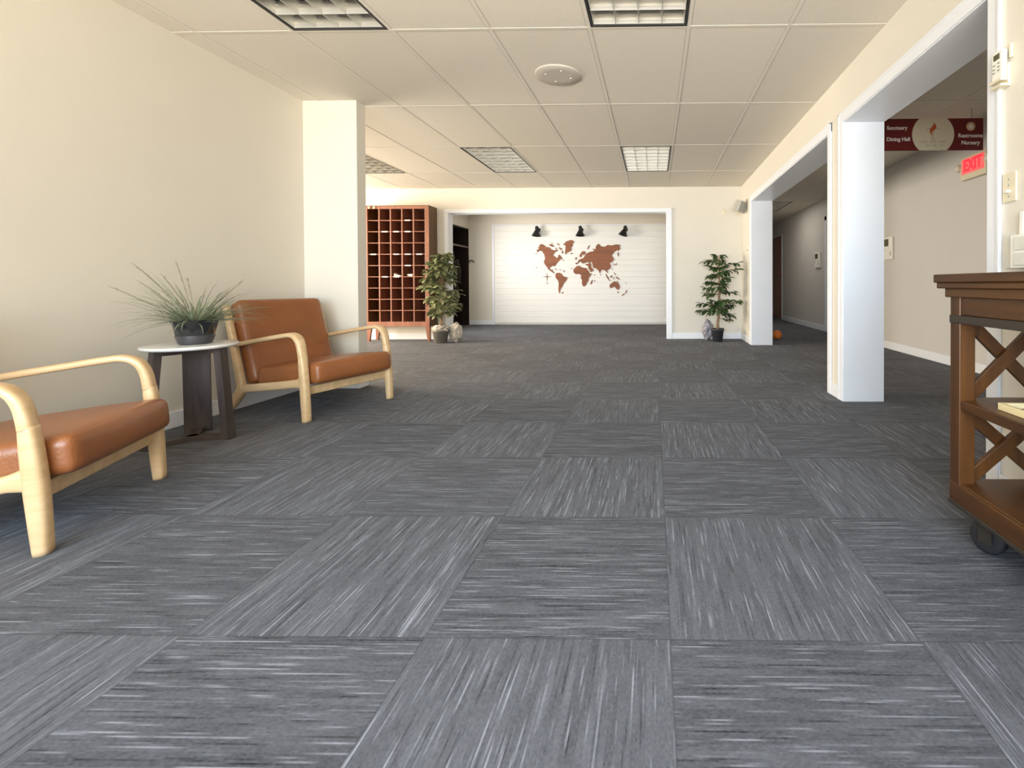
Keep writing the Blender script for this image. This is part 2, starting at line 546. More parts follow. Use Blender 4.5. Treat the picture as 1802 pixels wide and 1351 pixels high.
def empty(name, loc, rz=0.0, label=None, cat=None, group=None):
    o = bpy.data.objects.new(name, None)
    o.empty_display_size = 0.1
    COL.objects.link(o)
    o.location = loc
    o.rotation_euler = (0, 0, rz)
    if label:
        tag(o, label, cat, group)
    return o


def copy_tree(o, parent=None):
    c = o.copy()
    COL.objects.link(c)
    c.parent = parent
    for ch in list(o.children):
        copy_tree(ch, c)
    return c


def struct(mb, name, material, parent=None):
    o = mb.build(name, material, parent)
    if parent is None:
        o['kind'] = 'structure'
    return o


def catmull(pts, n=6):
    out = []
    P = [pts[0]] + list(pts) + [pts[-1]]
    for i in range(1, len(P) - 2):
        p0, p1, p2, p3 = (Vector(P[j]) for j in (i - 1, i, i + 1, i + 2))
        for k in range(n):
            t = k / n
            out.append(0.5 * ((2 * p1) + (p2 - p0) * t + (2 * p0 - 5 * p1 + 4 * p2 - p3) * t * t
                              + (3 * p1 - p0 - 3 * p2 + p3) * t ** 3))
    out.append(Vector(P[-2]))
    return out


def text_mesh(body, size, depth, bold=0.0):
    """lettering as mesh vertices in x (right), y (up); centred at the origin"""
    cu = bpy.data.curves.new('lettering', 'FONT')
    cu.body = body
    cu.size = size
    cu.extrude = depth
    cu.offset = bold
    cu.align_x = 'CENTER'
    cu.align_y = 'CENTER'
    ob = bpy.data.objects.new('lettering', cu)
    COL.objects.link(ob)
    dg = bpy.context.evaluated_depsgraph_get()
    me = bpy.data.meshes.new_from_object(ob.evaluated_get(dg))
    vs_ = [v.co.copy() for v in me.vertices]
    fs = [tuple(p.vertices) for p in me.polygons]
    bpy.data.objects.remove(ob)
    bpy.data.curves.remove(cu)
    bpy.data.meshes.remove(me)
    return vs_, fs


# ------------------------------------------------------------------ room shell
XL = -2.975           # left wall
XR, XR2 = 1.41, 1.70  # partition between room and hallway
YW, YW2 = 3.97, 4.09  # wing wall
YF, YF2 = 7.60, 7.75  # far wall
YA = 10.42           # back of the alcove
XH = 3.17            # far side of the hallway
YB = -2.5            # wall behind the camera
OPL, OPR, OPZ = -3.33, 0.215, 2.05   # opening to the alcove
HZ = 2.08            # head of the openings to the hallway

struct(MB().box(-8.2, 4.2, -2.7, 14.0, -0.12, 0.0), 'floor', M['carpet'])

# ceiling slab with holes for the recessed lights
fixtures = [(1, -1), (4, -1), (1, 2), (4, 2), (-2, 2)]
hall_fix = [(8, 5)]
holes = set(fixtures + hall_fix)
mb = MB()
i0, i1, j0, j1 = -9, 12, -5, 9
for j in range(j0, j1):
    row = [(i, (i, j) in holes) for i in range(i0, i1)]
    run = None
    for i, h in row + [(i1, True)]:
        if not h and run is None:
            run = i
        if h and run is not None:
            mb.box(CEIL_X + run * TILE, CEIL_X + i * TILE, CEIL_Y + j * 2 * TILE, CEIL_Y + (j + 1) * 2 * TILE, ZC, ZC + 0.02)
            run = None
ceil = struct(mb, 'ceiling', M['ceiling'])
mb = MB()
XA, XB = CEIL_X + i0 * TILE, CEIL_X + i1 * TILE
YA0, YB0 = CEIL_Y + j0 * 2 * TILE, CEIL_Y + j1 * 2 * TILE
for i in range(i0, i1 + 1):
    x = CEIL_X + i * TILE
    mb.box(x - 0.0115, x + 0.0115, YA0, YB0, ZC - 0.0022, ZC + 0.004)
for j in range(j0, j1 + 1):
    y = CEIL_Y + j * 2 * TILE
    mb.box(XA, XB, y - 0.0115, y + 0.0115, ZC - 0.0026, ZC + 0.004)
mb.build('ceiling_bars', M['tbar'], ceil)
struct(MB().box(-8.4, 4.6, -3.3, 14.0, ZC + 0.16, ZC + 0.2), 'trim_8', M['lampframe'])   # deck above the suspended ceiling

# walls
struct(MB().box(XL - 0.12, XL, YB, YW, 0, ZC), 'wall_left', M['cream'])
struct(MB().box(-8.0, -2.515, YW, YW2, 0, ZC), 'wall_left_return', M['cream'])
mb = MB()
mb.box(-7.62, -7.5, YW2, 4.4, 0, ZC).box(-7.62, -7.5, 7.1, YF, 0, ZC)
mb.box(-7.62, -7.5, 4.4, 7.1, 0, 0.45).box(-7.62, -7.5, 4.4, 7.1, 2.25, ZC)
struct(mb, 'wall_bay', M['cream'])
mb = MB()
for y in (4.44, 5.32, 6.2, 7.06):
    mb.box(-7.6, -7.54, y - 0.035, y + 0.035, 0.45, 2.25)
mb.box(-7.6, -7.54, 4.4, 7.1, 0.45, 0.52).box(-7.6, -7.54, 4.4, 7.1, 2.18, 2.25)
struct(mb, 'window_2', M['trim'])
mb = MB()
mb.box(-8.0, OPL, YF, YF2, 0, ZC).box(OPR, XR2, YF, YF2, 0, ZC).box(OPL, OPR, YF, YF2, OPZ, ZC)
struct(mb, 'wall_back', M['cream'])
# alcove
struct(MB().box(-5.2, 1.5, YA, YA + 0.12, 0, ZC), 'wall_alcove_back', M['cream'])
mb = MB()
CLX, CLY0, CLY1, CLZ = -4.09, 9.15, 10.36, 2.125
mb.box(CLX - 0.1, CLX, YF2, 7.95, 0, ZC).box(CLX - 0.1, CLX, 8.95, CLY0, 0, ZC).box(CLX - 0.1, CLX, 7.95, 8.95, 0, 0.85).box(CLX - 0.1, CLX, 7.95, 8.95, 2.05, ZC).box(CLX - 0.1, CLX, CLY0, YA, CLZ, ZC).box(CLX - 0.1, CLX, CLY1, YA, 0, CLZ)
struct(mb, 'wall_alcove_left', M['cream'])
mb = MB().box(CLX - 0.08, CLX - 0.03, 7.95, 7.99, 0.85, 2.05).box(CLX - 0.08, CLX - 0.03, 8.91, 8.95, 0.85, 2.05)
mb.box(CLX - 0.08, CLX - 0.03, 7.99, 8.91, 0.85, 0.89).box(CLX - 0.08, CLX - 0.03, 7.99, 8.91, 2.01, 2.05).box(CLX - 0.08, CLX - 0.03, 7.99, 8.91, 1.43, 1.47)
struct(mb, 'window_added', M['trim'])  # unseen window, added to go with the alcove's fill light
struct(MB().box(1.30, 1.42, YF2, YA, 0, ZC), 'wall_alcove_right', M['cream'])
# partition to the hallway
YJ, YB1, YB2, YC = 2.0, 3.53, 3.82, 6.81
mb = MB()
mb.box(XR, XR2, YB, YJ, 0, ZC).box(XR, XR2, YB1, YB2, 0, ZC).box(XR, XR2, YC, YF, 0, ZC)
mb.box(XR, XR2, YJ, YB1, HZ, ZC).box(XR, XR2, YB2, YC, HZ, ZC)
struct(mb, 'wall_right', M['cream'])
struct(MB().box(XH, XH + 0.12, -2.5, 11.72, 0, ZC).box(XH, XH + 0.12, 12.62, 13.3, 0, ZC).box(XH, XH + 0.12, 11.72, 12.62, 2.09, ZC),
       'wall_hall_right', M['hallpaint'])
struct(MB().box(XR2 - 0.3, XH + 0.12, 13.2, 13.32, 0, ZC), 'wall_hall_end', M['hallpaint'])
struct(MB().box(XR + 0.12, XR2, YA, 13.3, 0, ZC).box(XR + 0.1, XR2, YF2, YA, 0, ZC), 'wall_hall_left', M['hallpaint'])
# wall with the shop-front windows behind the camera
mb = MB()
mb.box(XL - 0.12, -2.9, YB - 0.12, YB, 0, ZC).box(1.7, XH + 0.12, YB - 0.12, YB, 0, ZC)
mb.box(-2.9, 1.7, YB - 0.12, YB, 0, 0.3).box(-2.9, 1.7, YB - 0.12, YB, 2.3, ZC)
struct(mb, 'wall_front', M['cream'])
mb = MB()
for x in (-2.87, -1.74, -0.6, 0.53, 1.67):
    mb.box(x - 0.03, x + 0.03, YB - 0.09, YB - 0.03, 0.3, 2.3)
mb.box(-2.9, 1.7, YB - 0.09, YB - 0.03, 0.3, 0.36).box(-2.9, 1.7, YB - 0.09, YB - 0.03, 2.24, 2.3)
struct(mb, 'window_1', M['trim'])

# shiplap on the alcove's back wall
mb = MB()
SX0, SX1, SZ1 = -3.53, 1.28, 2.19
nb = 17
bh = (SZ1 - 0.035) / nb
for k in range(nb):
    z0 = 0.035 + k * bh
    mb.box(SX0, SX1, YA - 0.022, YA - 0.001, z0 + 0.0032, z0 + bh - 0.0032, 0.005, seg=1)
mb.box(SX0, SX1, YA - 0.014, YA - 0.0005, 0.03, SZ1)
struct(mb, 'wall_shiplap', M['shiplap'])
mb = MB()
mb.box(SX0 - 0.05, SX0, YA - 0.034, YA, 0, SZ1 + 0.03, 0.003).box(SX0 - 0.05, SX1, YA - 0.036, YA, SZ1, SZ1 + 0.03, 0.003)
struct(mb, 'trim_1', M['trim'])

# opening to the alcove: lining and casing
mb = MB()
cw = 0.075
mb.box(OPL - 0.06, OPL + 0.004, YF - 0.018, YF - 0.001, 0, OPZ + 0.05, 0.004)
mb.box(OPR - 0.006, OPR + 0.078, YF - 0.018, YF - 0.001, 0, OPZ + 0.05, 0.004)
mb.box(OPL - 0.06, OPR + 0.078, YF - 0.02, YF - 0.001, OPZ - 0.004, OPZ + 0.055, 0.004)
mb.box(OPL, OPL + 0.01, YF, YF2, 0, OPZ).box(OPR - 0.01, OPR, YF, YF2, 0, OPZ).box(OPL, OPR, YF, YF2, OPZ - 0.01, OPZ)
struct(mb, 'trim_2', M['trim'])


def opening_trim(name, y0, y1, near_leg=True):
    mb = MB()
    c = 0.068
    for (a, b_) in ((y0 - c, y0 + 0.006), (y1 - 0.006, y1 + c)):
        mb.box(XR - 0.012, XR - 0.0005, a, b_, 0, HZ + c, 0.003)
        oa = a if a < y0 else b_ - 0.016
        mb.box(XR - 0.016, XR - 0.010, oa, oa + 0.016, 0, HZ + c, 0.002)
    mb.box(XR - 0.0122, XR - 0.0005, y0 - c, y1 + c, HZ - 0.006, HZ + c, 0.003)
    mb.box(XR - 0.016, XR - 0.010, y0 - c, y1 + c, HZ + c - 0.016, HZ + c, 0.002)
    # jamb and head lining
    mb.box(XR - 0.004, XR2 + 0.004, y0, y0 + 0.012, 0, HZ)
    mb.box(XR - 0.004, XR2 + 0.004, y1 - 0.012, y1, 0, HZ)
    mb.box(XR - 0.004, XR2 + 0.004, y0, y1, HZ - 0.012, HZ)
    struct(mb, name, M['trim'])


opening_trim('trim_3', YJ, YB1)
opening_trim('trim_4', YB2, YC)


def baseboard(name, *runs):
    mb = MB()
    for (x0, x1, y0, y1) in runs:
        mb.box(x0, x1, y0, y1, 0, 0.10, 0.004)
    struct(mb, name, M['trim'])


baseboard('baseboard_left', (XL, XL + 0.014, YB, YW), (XL, -2.515, YW - 0.014, YW), (-2.515, -2.501, YW - 0.014, YW2))
baseboard('baseboard_back', (-7.5, OPL - 0.06, YF - 0.014, YF), (OPR + 0.078, XR, YF - 0.014, YF))
baseboard('baseboard_right', (XR - 0.014, XR, YC + 0.07, YF), (XR - 0.012, XR, YB1 + 0.065, YB2 - 0.065), (XR - 0.014, XR, YB, YJ - 0.07))
baseboard('baseboard_alcove', (CLX, SX0 - 0.05, YA - 0.014, YA))
baseboard('baseboard_hall', (XH - 0.014, XH, -2.4, 7.6), (XH - 0.014, XH, 8.78, 11.62))

# hallway doors
mb = MB()
for y0, y1 in ((7.62, 7.70), (8.66, 8.76)):
    mb.box(XH - 0.02, XH - 0.001, y0, y1, 0, 2.12, 0.004)
mb.box(XH - 0.02, XH - 0.001, 7.62, 8.76, 2.04, 2.12, 0.004)
d1 = struct(mb, 'door_1', M['trim'])
MB().box(XH - 0.012, XH - 0.002, 7.70, 8.66, 0.01, 2.04, 0.002).build('door_leaf', M['trim'], d1)
mb = MB()
mb.box(XH - 0.012, XH + 0.1, 11.68, 11.72, 0, 2.12, 0.003).box(XH - 0.012, XH + 0.1, 12.62, 12.66, 0, 2.12, 0.003)
mb.box(XH - 0.012, XH + 0.1, 11.68, 12.66, 2.09, 2.12, 0.003)
d2 = struct(mb, 'door_2', M['trim'])
mb = MB().box(XH - 0.008, XH + 0.03, 11.725, 12.615, 0.01, 2.085, 0.003)
for z0, z1 in ((0.2, 0.95), (1.1, 1.95)):
    for y0, y1 in ((11.85, 12.12), (12.22, 12.48)):
        mb.box(XH - 0.015, XH - 0.006, y0, y1, z0, z1, 0.004)
leaf = mb.build('door_leaf', M['door'], d2)
kb = MB().ball((XH - 0.045, 11.82, 1.0), 0.028, 2).tube([(XH - 0.005, 11.82, 1.0), (XH - 0.04, 11.82, 1.0)], 0.01)
kb.build('door_knob', M['steel'], leaf)

# ------------------------------------------------------------------ ceiling lights
def make_light():
    """recessed 2 x 4 ft troffer with a 4 x 8 louvre, origin at the centre of its opening"""
    root = empty('ceiling_light', (0, 0, 0))
    w, d, h = TILE / 2 - 0.012, TILE - 0.012, 0.11
    mb = MB()
    t = 0.014
    mb.box(-w, -w + t, -d, d, -0.004, 0.012).box(w - t, w, -d, d, -0.004, 0.012)
    mb.box(-w + t, w - t, -d, -d + t, -0.004, 0.012).box(-w + t, w - t, d - t, d, -0.004, 0.012)
    mb.build('frame', M['lampframe'], root)
    mb = MB()
    mb.box(-w + 0.004, w - 0.004, -d + 0.004, d - 0.004, h, h + 0.01)
    mb.box(-w + 0.004, -w + 0.01, -d + 0.004, d - 0.004, 0.012, h).box(w - 0.01, w - 0.004, -d + 0.004, d - 0.004, 0.012, h)
    mb.box(-w + 0.01, w - 0.01, -d + 0.004, -d + 0.01, 0.012, h).box(-w + 0.01, w - 0.01, d - 0.01, d - 0.004, 0.012, h)
    mb.build('reflector', M['reflect'], root)
    for x in (-0.17, 0.0, 0.17):
        MB().tube([(x, -d + 0.03, h - 0.025), (x, d - 0.03, h - 0.025)], 0.013, 12).build('tube', M['tube'], root)
    mb = MB()
    iw, idp = w - t - 0.002, d - t - 0.002
    nx, ny = 4, 8
    z0, z1 = 0.002, 0.072

    def blade(along, c, length):
        # parabolic blade: thin at the bottom, flaring to the top
        prof = [(-0.0016, z0), (0.0016, z0), (0.003, 0.025), (0.007, 0.05), (0.013, z1), (-0.013, z1), (-0.007, 0.05), (-0.003, 0.025)]
        if along == 'Y':
            mb.prism([(c + a, b_) for a, b_ in prof], -length, length, 'Y')
        else:
            mb.prism([(c + a, b_) for a, b_ in prof], -length, length, 'X')
    for k in range(nx + 1):
        c = -iw + 2 * iw * k / nx
        blade('Y', max(-iw + 0.004, min(iw - 0.004, c)), idp)
    for k in range(ny + 1):
        c = -idp + 2 * idp * k / ny
        blade('X', max(-idp + 0.004, min(idp - 0.004, c)), iw)
    mb.build('louver', M['alu'], root)
    return root


light0 = make_light()
light_labels = {
    (1, -1): 'dark louvered ceiling light nearest the camera, above the left side',
    (4, -1): 'dark louvered ceiling light nearest the camera, above the middle of the room',
    (1, 2): 'pale louvered ceiling light near the far wall, left of the room centre',
    (4, 2): 'pale louvered ceiling light near the far wall, above the world map side',
    (-2, 2): 'louvered ceiling light half hidden behind the white wing wall',
    (8, 5): 'louvered ceiling light far down the dim hallway',
}
for n, key in enumerate(fixtures + hall_fix):
    o = light0 if n == 0 else copy_tree(light0)
    o.location = (CEIL_X + (key[0] + 0.5) * TILE, CEIL_Y + (key[1] + 0.5) * 2 * TILE, ZC)
    tag(o, light_labels[key], 'ceiling light', 'recessed louvered ceiling lights')

# round ceiling speaker
root = empty('ceiling_speaker', (-0.708, 3.528, ZC), 0.4, 'round off-white ceiling speaker with four small screws', 'speaker')
MB().lathe([(0.172, 0.0), (0.172, -0.006), (0.166, -0.011), (0.10, -0.012), (0.001, -0.012)], 48).build('grille', M['spk'], root)
for k in range(4):
    a = k * math.pi / 2
    MB().lathe([(0.006, -0.0155), (0.006, -0.011)], 10).build('screw', M['signwhite'], root, (0.095 * math.cos(a), 0.095 * math.sin(a), 0))


# ------------------------------------------------------------------ armchairs
def make_armchair():
    root = empty('armchair', (0, 0, 0))
    D0 = 0.43                       # front feet sit this far in front of the origin

    def side(pts, n=6):
        return [(D0 - p[0], p[1]) for p in catmull([(a, b_, 0) for a, b_ in pts], n)]
    for sx in (-1, 1):
        x = sx * 0.325
        pts = side([(0.0, 0.0), (0.012, 0.16), (0.024, 0.30), (0.036, 0.42)])
        n = len(pts)
        MB().sweep(pts, [0.047 + 0.018 * math.sin(math.pi * min(1, (i / n) * 1.05)) for i in range(n)], 0.05, x).build('leg', M['ash'], root)
        pts = side([(0.036, 0.41), (0.05, 0.482), (0.078, 0.53), (0.13, 0.553), (0.20, 0.55), (0.40, 0.524), (0.60, 0.496), (0.76, 0.474)], 8)
        n = len(pts)
        MB().sweep(pts, [0.049 - 0.017 * min(1, i / (n * 0.4)) for i in range(n)],
                   [0.05 + 0.012 * math.sin(math.pi * i / n) for i in range(n)], x).build('armrest', M['ash'], root)
        pts = side([(0.02, 0.25), (0.12, 0.238), (0.35, 0.212), (0.60, 0.186), (0.72, 0.172)])
        n = len(pts)
        MB().sweep(pts, [0.10 - 0.045 * min(1, i / 5) + 0.03 * max(0, (i - n + 6) / 6) for i in range(n)], 0.04, x).build('side_rail', M['ash'], root)
        pts = side([(0.70, 0.18), (0.745, 0.33), (0.785, 0.47), (0.835, 0.62), (0.875, 0.735)])
        n = len(pts)
        MB().sweep(pts, [0.075 - 0.035 * i / n for i in range(n)], 0.042, x).build('back_post', M['ash'], root)
        pts = side([(0.685, 0.20), (0.73, 0.14), (0.81, 0.065), (0.895, 0.0)])
        n = len(pts)
        MB().sweep(pts, [0.085 - 0.035 * i / n for i in range(n)], 0.046, x).build('leg', M['ash'], root)
    MB().box(-0.31, 0.31, D0 - 0.055, D0 - 0.02, 0.165, 0.222, 0.008).build('front_rail', M['ash'], root)
    MB().box(-0.31, 0.31, D0 - 0.70, D0 - 0.665, 0.145, 0.20, 0.008).build('rear_rail', M['ash'], root)
    MB().box(-0.31, 0.31, D0 - 0.855, D0 - 0.825, 0.60, 0.655, 0.008).build('back_rail', M['ash'], root)
    # seat: front top high, sloping back
    tilt = Matrix.Translation((0, D0 - 0.265, 0.278)) @ Matrix.Rotation(math.radians(5.0), 4, 'X')
    MB().cushion(0.592, 0.66, 0.135, 0.034, 0.022, 0.02, mat=tilt).build('seat_cushion', M['leather'], root)
    rec = Matrix.Translation((0, D0 - 0.715, 0.498)) @ Matrix.Rotation(math.radians(-68.5), 4, 'X')
    # cushion's local y runs up the back, local z faces forward
    flip = Matrix.Rotation(math.radians(180), 4, 'Z')
    MB().cushion(0.598, 0.60, 0.125, 0.04, 0.014, 0.0, mat=Matrix.Translation((0, D0 - 0.748, 0.485)) @ Matrix.Rotation(math.radians(110), 4, 'X') @ Matrix.Rotation(math.pi, 4, 'Z') @ Matrix.Identity(4)).build('back_cushion', M['leather'], root)
    return root


def place_chair(o, foot_a, foot_b, depth=1.0):
    a, b_ = Vector(foot_a), Vector(foot_b)
    t = (b_ - a).normalized()
    fw = Vector((t.y, -t.x))
    c = (a + b_) / 2 - fw * 0.43 * depth
    o.location = (c.x, c.y, 0)
    o.rotation_euler = (0, 0, math.atan2(-fw.x, fw.y))
    o.scale = (1, depth, 1)


arm0 = make_armchair()
tag(arm0, 'caramel leather armchair with pale wood arms beyond the round side table, against the wing wall', 'armchair', 'matching leather armchairs')
place_chair(arm0, (-2.228, 2.985), (-2.044, 3.60), 0.85)
arm1 = copy_tree(arm0)
tag(arm1, 'caramel leather armchair with pale wood arms nearest the camera, cut by the left edge', 'armchair', 'matching leather armchairs')
place_chair(arm1, (-2.0, 1.505), (-2.25, 2.10), 0.85)

# ------------------------------------------------------------------ side table and grass plant
TX, TY, TZ = -2.625, 2.63, 0.545
root = empty('side_table', (TX, TY, 0), 0.0, 'round white-topped side table on dark plank legs between the two armchairs', 'side table')
MB().lathe([(0.15, TZ - 0.020), (0.196, TZ - 0.020), (0.205, TZ - 0.014), (0.209, TZ - 0.006), (0.207, TZ - 0.001), (0.202, TZ), (0.001, TZ)], 64).build('table_top', M['marble'], root)
az0 = math.atan2(0.80, -0.60)
for k in range(3):
    a = az0 + k * 2 * math.pi / 3
    Rm = Matrix.Rotation(a, 4, 'Z')
    ct, cb, th = 0.150, 0.190, 0.036
    wd = 0.060 if k == 0 else 0.027
    vs_ = []
    for (r, z) in ((cb, 0.0), (ct, TZ - 0.024)):
        vs_ += [(r - th / 2, -wd, z), (r + th / 2, -wd, z), (r + th / 2, wd, z), (r - th / 2, wd, z)]
    MB().add(vs_, [(3, 2, 1, 0), (4, 5, 6, 7), (0, 1, 5, 4), (1, 2, 6, 5), (2, 3, 7, 6), (3, 0, 4, 7)], False, Rm).build('leg', M['espresso'], root)
    mb = MB().box(-0.02, ct + 0.01, -0.025, 0.025, TZ - 0.05, TZ - 0.0225, 0.002, Rm)
    mb.build('top_beam', M['espresso'], root)
    MB().box(-0.02, cb, -0.025, 0.025, 0.0, 0.026, 0.002, Rm).build('base_beam', M['espresso'], root)

root = empty('potted_grass', (TX + 0.005, TY + 0.02, TZ), 0.0, 'grey-green ornamental grass in a glossy black pot on the round side table', 'potted plant')
pot = MB()
seg = 10


def ring(r, z, ph):
    return [(r * math.cos(2 * math.pi * (k + ph) / seg), r * math.sin(2 * math.pi * (k + ph) / seg), z) for k in range(seg)]


rings = [ring(0.070, 0.0, 0), ring(0.084, 0.052, 0.5), ring(0.104, 0.136, 0), ring(0.098, 0.136, 0), ring(0.090, 0.115, 0)]
vs_ = [p for r in rings for p in r]
fs = [tuple(range(seg))[::-1]]
for i in range(len(rings) - 1):
    half = i in (0, 1)
    for k in range(seg):
        k2 = (k + 1) % seg
        a, b_, c, d = i * seg + k, i * seg + k2, (i + 1) * seg + k2, (i + 1) * seg + k
        if i == 0:
            fs += [(a, b_, d), (b_, c, d)]
        elif i == 1:
            fs += [(a, c, d), (a, b_, c)]
        else:
            fs.append((a, b_, c, d))
pot.add(vs_, fs)
pot.build('pot', M['darkpot'], root)
MB().lathe([(0.0735, 0.004), (0.0862, 0.046), (0.0862, 0.050), (0.078, 0.052)], 40, True, None, False).build('pot_band', M['greyband'], root)
MB().lathe([(0.092, 0.112), (0.05, 0.122), (0.001, 0.125)], 24).build('soil', M['soil'], root)
rnd = random.Random(5)


def blade_strip(mb, p0, dirv, length, width, droop, segs=7, curl=0.0):
    """a thin arching blade"""
    d = Vector(dirv).normalized()
    side = d.cross(Vector((0, 0, 1)))
    if side.length < 1e-3:
        side = Vector((1, 0, 0))
    side.normalize()
    p = Vector(p0)
    vs_, fs = [], []
    for i in range(segs + 1):
        t = i / segs
        w = width * (1 - t) ** 0.7 * (0.55 + 0.45 * min(1, t * 4)) + 0.0004
        nrm = side.cross(d).normalized()
        vs_ += [p - side * w, p + nrm * w * 0.45, p + side * w]
        if i < segs:
            p = p + d * (length / segs)
            d = (d + Vector((side.x * curl, side.y * curl, -droop / segs * (0.4 + 1.4 * t)))).normalized()
    for i in range(segs):
        for k in range(2):
            a = i * 3 + k
            fs.append((a, a + 1, a + 4, a + 3))
    mb.add(vs_, fs, True)
    return p, d


mb = MB()
mp_ = MB()
for k in range(210):
    az = rnd.uniform(0, 2 * math.pi)
    el = math.radians(rnd.triangular(-2, 80, 28))
    L_ = rnd.uniform(0.18, 0.33)
    d = (math.cos(az) * math.cos(el), math.sin(az) * math.cos(el), math.sin(el))
    r0 = rnd.uniform(0.01, 0.07)
    blade_strip(mb, (math.cos(az) * r0, math.sin(az) * r0, 0.118), d, L_, rnd.uniform(0.0028, 0.0048), rnd.uniform(0.5, 1.35), 7, rnd.uniform(-0.04, 0.04))
mb.build('foliage', M['grass'], root)
# seed stalks: screen-left is roughly (-0.72, -0.69) seen from the room
lft = Vector((-0.72, -0.69, 0))
for (s, up, L_, dr) in ((0.46, 0.78, 0.42, 0.34), (0.72, 0.58, 0.37, 0.16), (0.20, 0.93, 0.38, 0.1), (-0.55, 0.72, 0.34, 0.25), (0.5, 0.60, 0.34, 0.2),
                        (-0.45, 0.6, 0.27, 0.2), (0.1, 0.8, 0.27, 0.1), (0.36, 0.72, 0.33, 0.15)):
    d = (lft * s + Vector((-lft.y, lft.x, 0)) * rnd.uniform(-0.15, 0.15) + Vector((0, 0, up))).normalized()
    p = Vector((rnd.uniform(-0.03, 0.03), rnd.uniform(-0.03, 0.03), 0.118))
    pts = [p.copy()]
    for i in range(8):
        p = p + d * L_ / 8
        d = (d + Vector((0, 0, -dr / 8))).normalized()
        pts.append(p.copy())
    mp_.tube(pts, [0.0017, 0.0017, 0.0016, 0.0018, 0.0026, 0.0034, 0.0036, 0.0028, 0.0008], 6)
    for i in range(3, 8):
        for q in range(3):
            a = rnd.uniform(0, 6.28)
            blade_strip(mp_, pts[i], (d.x + 0.5 * math.cos(a), d.y + 0.5 * math.sin(a), d.z + 0.2), rnd.uniform(0.012, 0.03), 0.0015, 0.3, 3)
mp_.build('seed_stalks', M['plume'], root)


# ------------------------------------------------------------------ ficus plants
def leaf(mb, p, d, up, L_, w):
    d = Vector(d).normalized()
    side = d.cross(Vector(up))
    if side.length < 1e-4:
        side = Vector((1, 0, 0))
    side.normalize()
    n = side.cross(d).normalized()
    p = Vector(p)
    prof = ((0.0, 0.08), (0.22, 0.75), (0.48, 1.0), (0.75, 0.62), (1.0, 0.03))
    vs_, fs = [], []
    for t, k in prof:
        c = p + d * (L_ * t) - n * (L_ * 0.25 * t * t)
        vs_ += [c - side * w * k + n * w * 0.3 * k, c, c + side * w * k + n * w * 0.3 * k]
    for i in range(len(prof) - 1):
        a = i * 3
        fs += [(a, a + 1, a + 4, a + 3), (a + 1, a + 2, a + 5, a + 4)]
    mb.add(vs_, fs, True)


def ficus(loc, label, trunks, sprigs, leaf_mat, pot_mat, pot, seed, leaf_len, leaf_w, dens=1.0):
    """sprigs: list of (height, azimuth, reach, rise, leaves)"""
    rnd = random.Random(seed)
    root = empty('potted_ficus', loc, 0.0, label, 'potted plant', 'potted ficus trees by the back wall')
    (r0, r1, h) = pot
    MB().lathe([(r0, 0.0), (r1 * 0.97, h * 0.86), (r1 * 1.05, h * 0.87), (r1 * 1.05, h), (r1 * 0.95, h), (r1 * 0.9, h * 0.9)], 32).build('pot', pot_mat, root)
    MB().lathe([(r1 * 0.93, h * 0.9), (r1 * 0.5, h * 0.93), (0.001, h * 0.94)], 20).build('soil', M['soil'], root)
    top = max(s[0] for s in sprigs)
    mb = MB()
    for k in range(trunks):
        pts = []
        for i in range(26):
            t = i / 25
            a = 5.0 * t * 2 + k * 2 * math.pi / trunks
            rr = 0.016 * (1 - 0.5 * t)
            pts.append((rr * math.cos(a) + 0.03 * math.sin(2.4 * t), rr * math.sin(a), h * 0.9 + (top - h * 0.9) * t))
        mb.tube(pts, [0.011 * (1 - 0.6 * i / 25) for i in range(26)], 8)
    tw = MB()
    lf = MB()
    for (z, az, reach, rise, nl) in sprigs:
        p0 = Vector((0.02, 0, z))
        dirv = Vector((math.cos(az), math.sin(az), 0))
        pts = []
        for i in range(6):
            t = i / 5
            pts.append(p0 + dirv * reach * t + Vector((0, 0, rise * (t - 0.45 * t * t * 1.4))))
        nl = int(nl * dens)
        tw.tube(pts, [0.005, 0.0045, 0.004, 0.003, 0.0022, 0.0012], 6)
        for q in range(nl):
            t = (q + 0.6) / nl
            t = 0.12 + 0.88 * t
            i = min(4, int(t * 5))
            f = t * 5 - i
            p = pts[i].lerp(pts[i + 1], min(1, f))
            a = az + rnd.choice((-1, 1)) * rnd.uniform(0.25, 1.3)
            dz = rnd.uniform(-0.7, 0.45)
            leaf(lf, p, (math.cos(a), math.sin(a), dz), (rnd.uniform(-.5, .5), rnd.uniform(-.5, .5), 1), leaf_len * rnd.uniform(0.75, 1.2), leaf_w * rnd.uniform(0.8, 1.15))
    mb.build('trunk', M['bark'], root)
    tw.build('twigs', M['bark'], root)
    lf.build('foliage', leaf_mat, root)
    return root


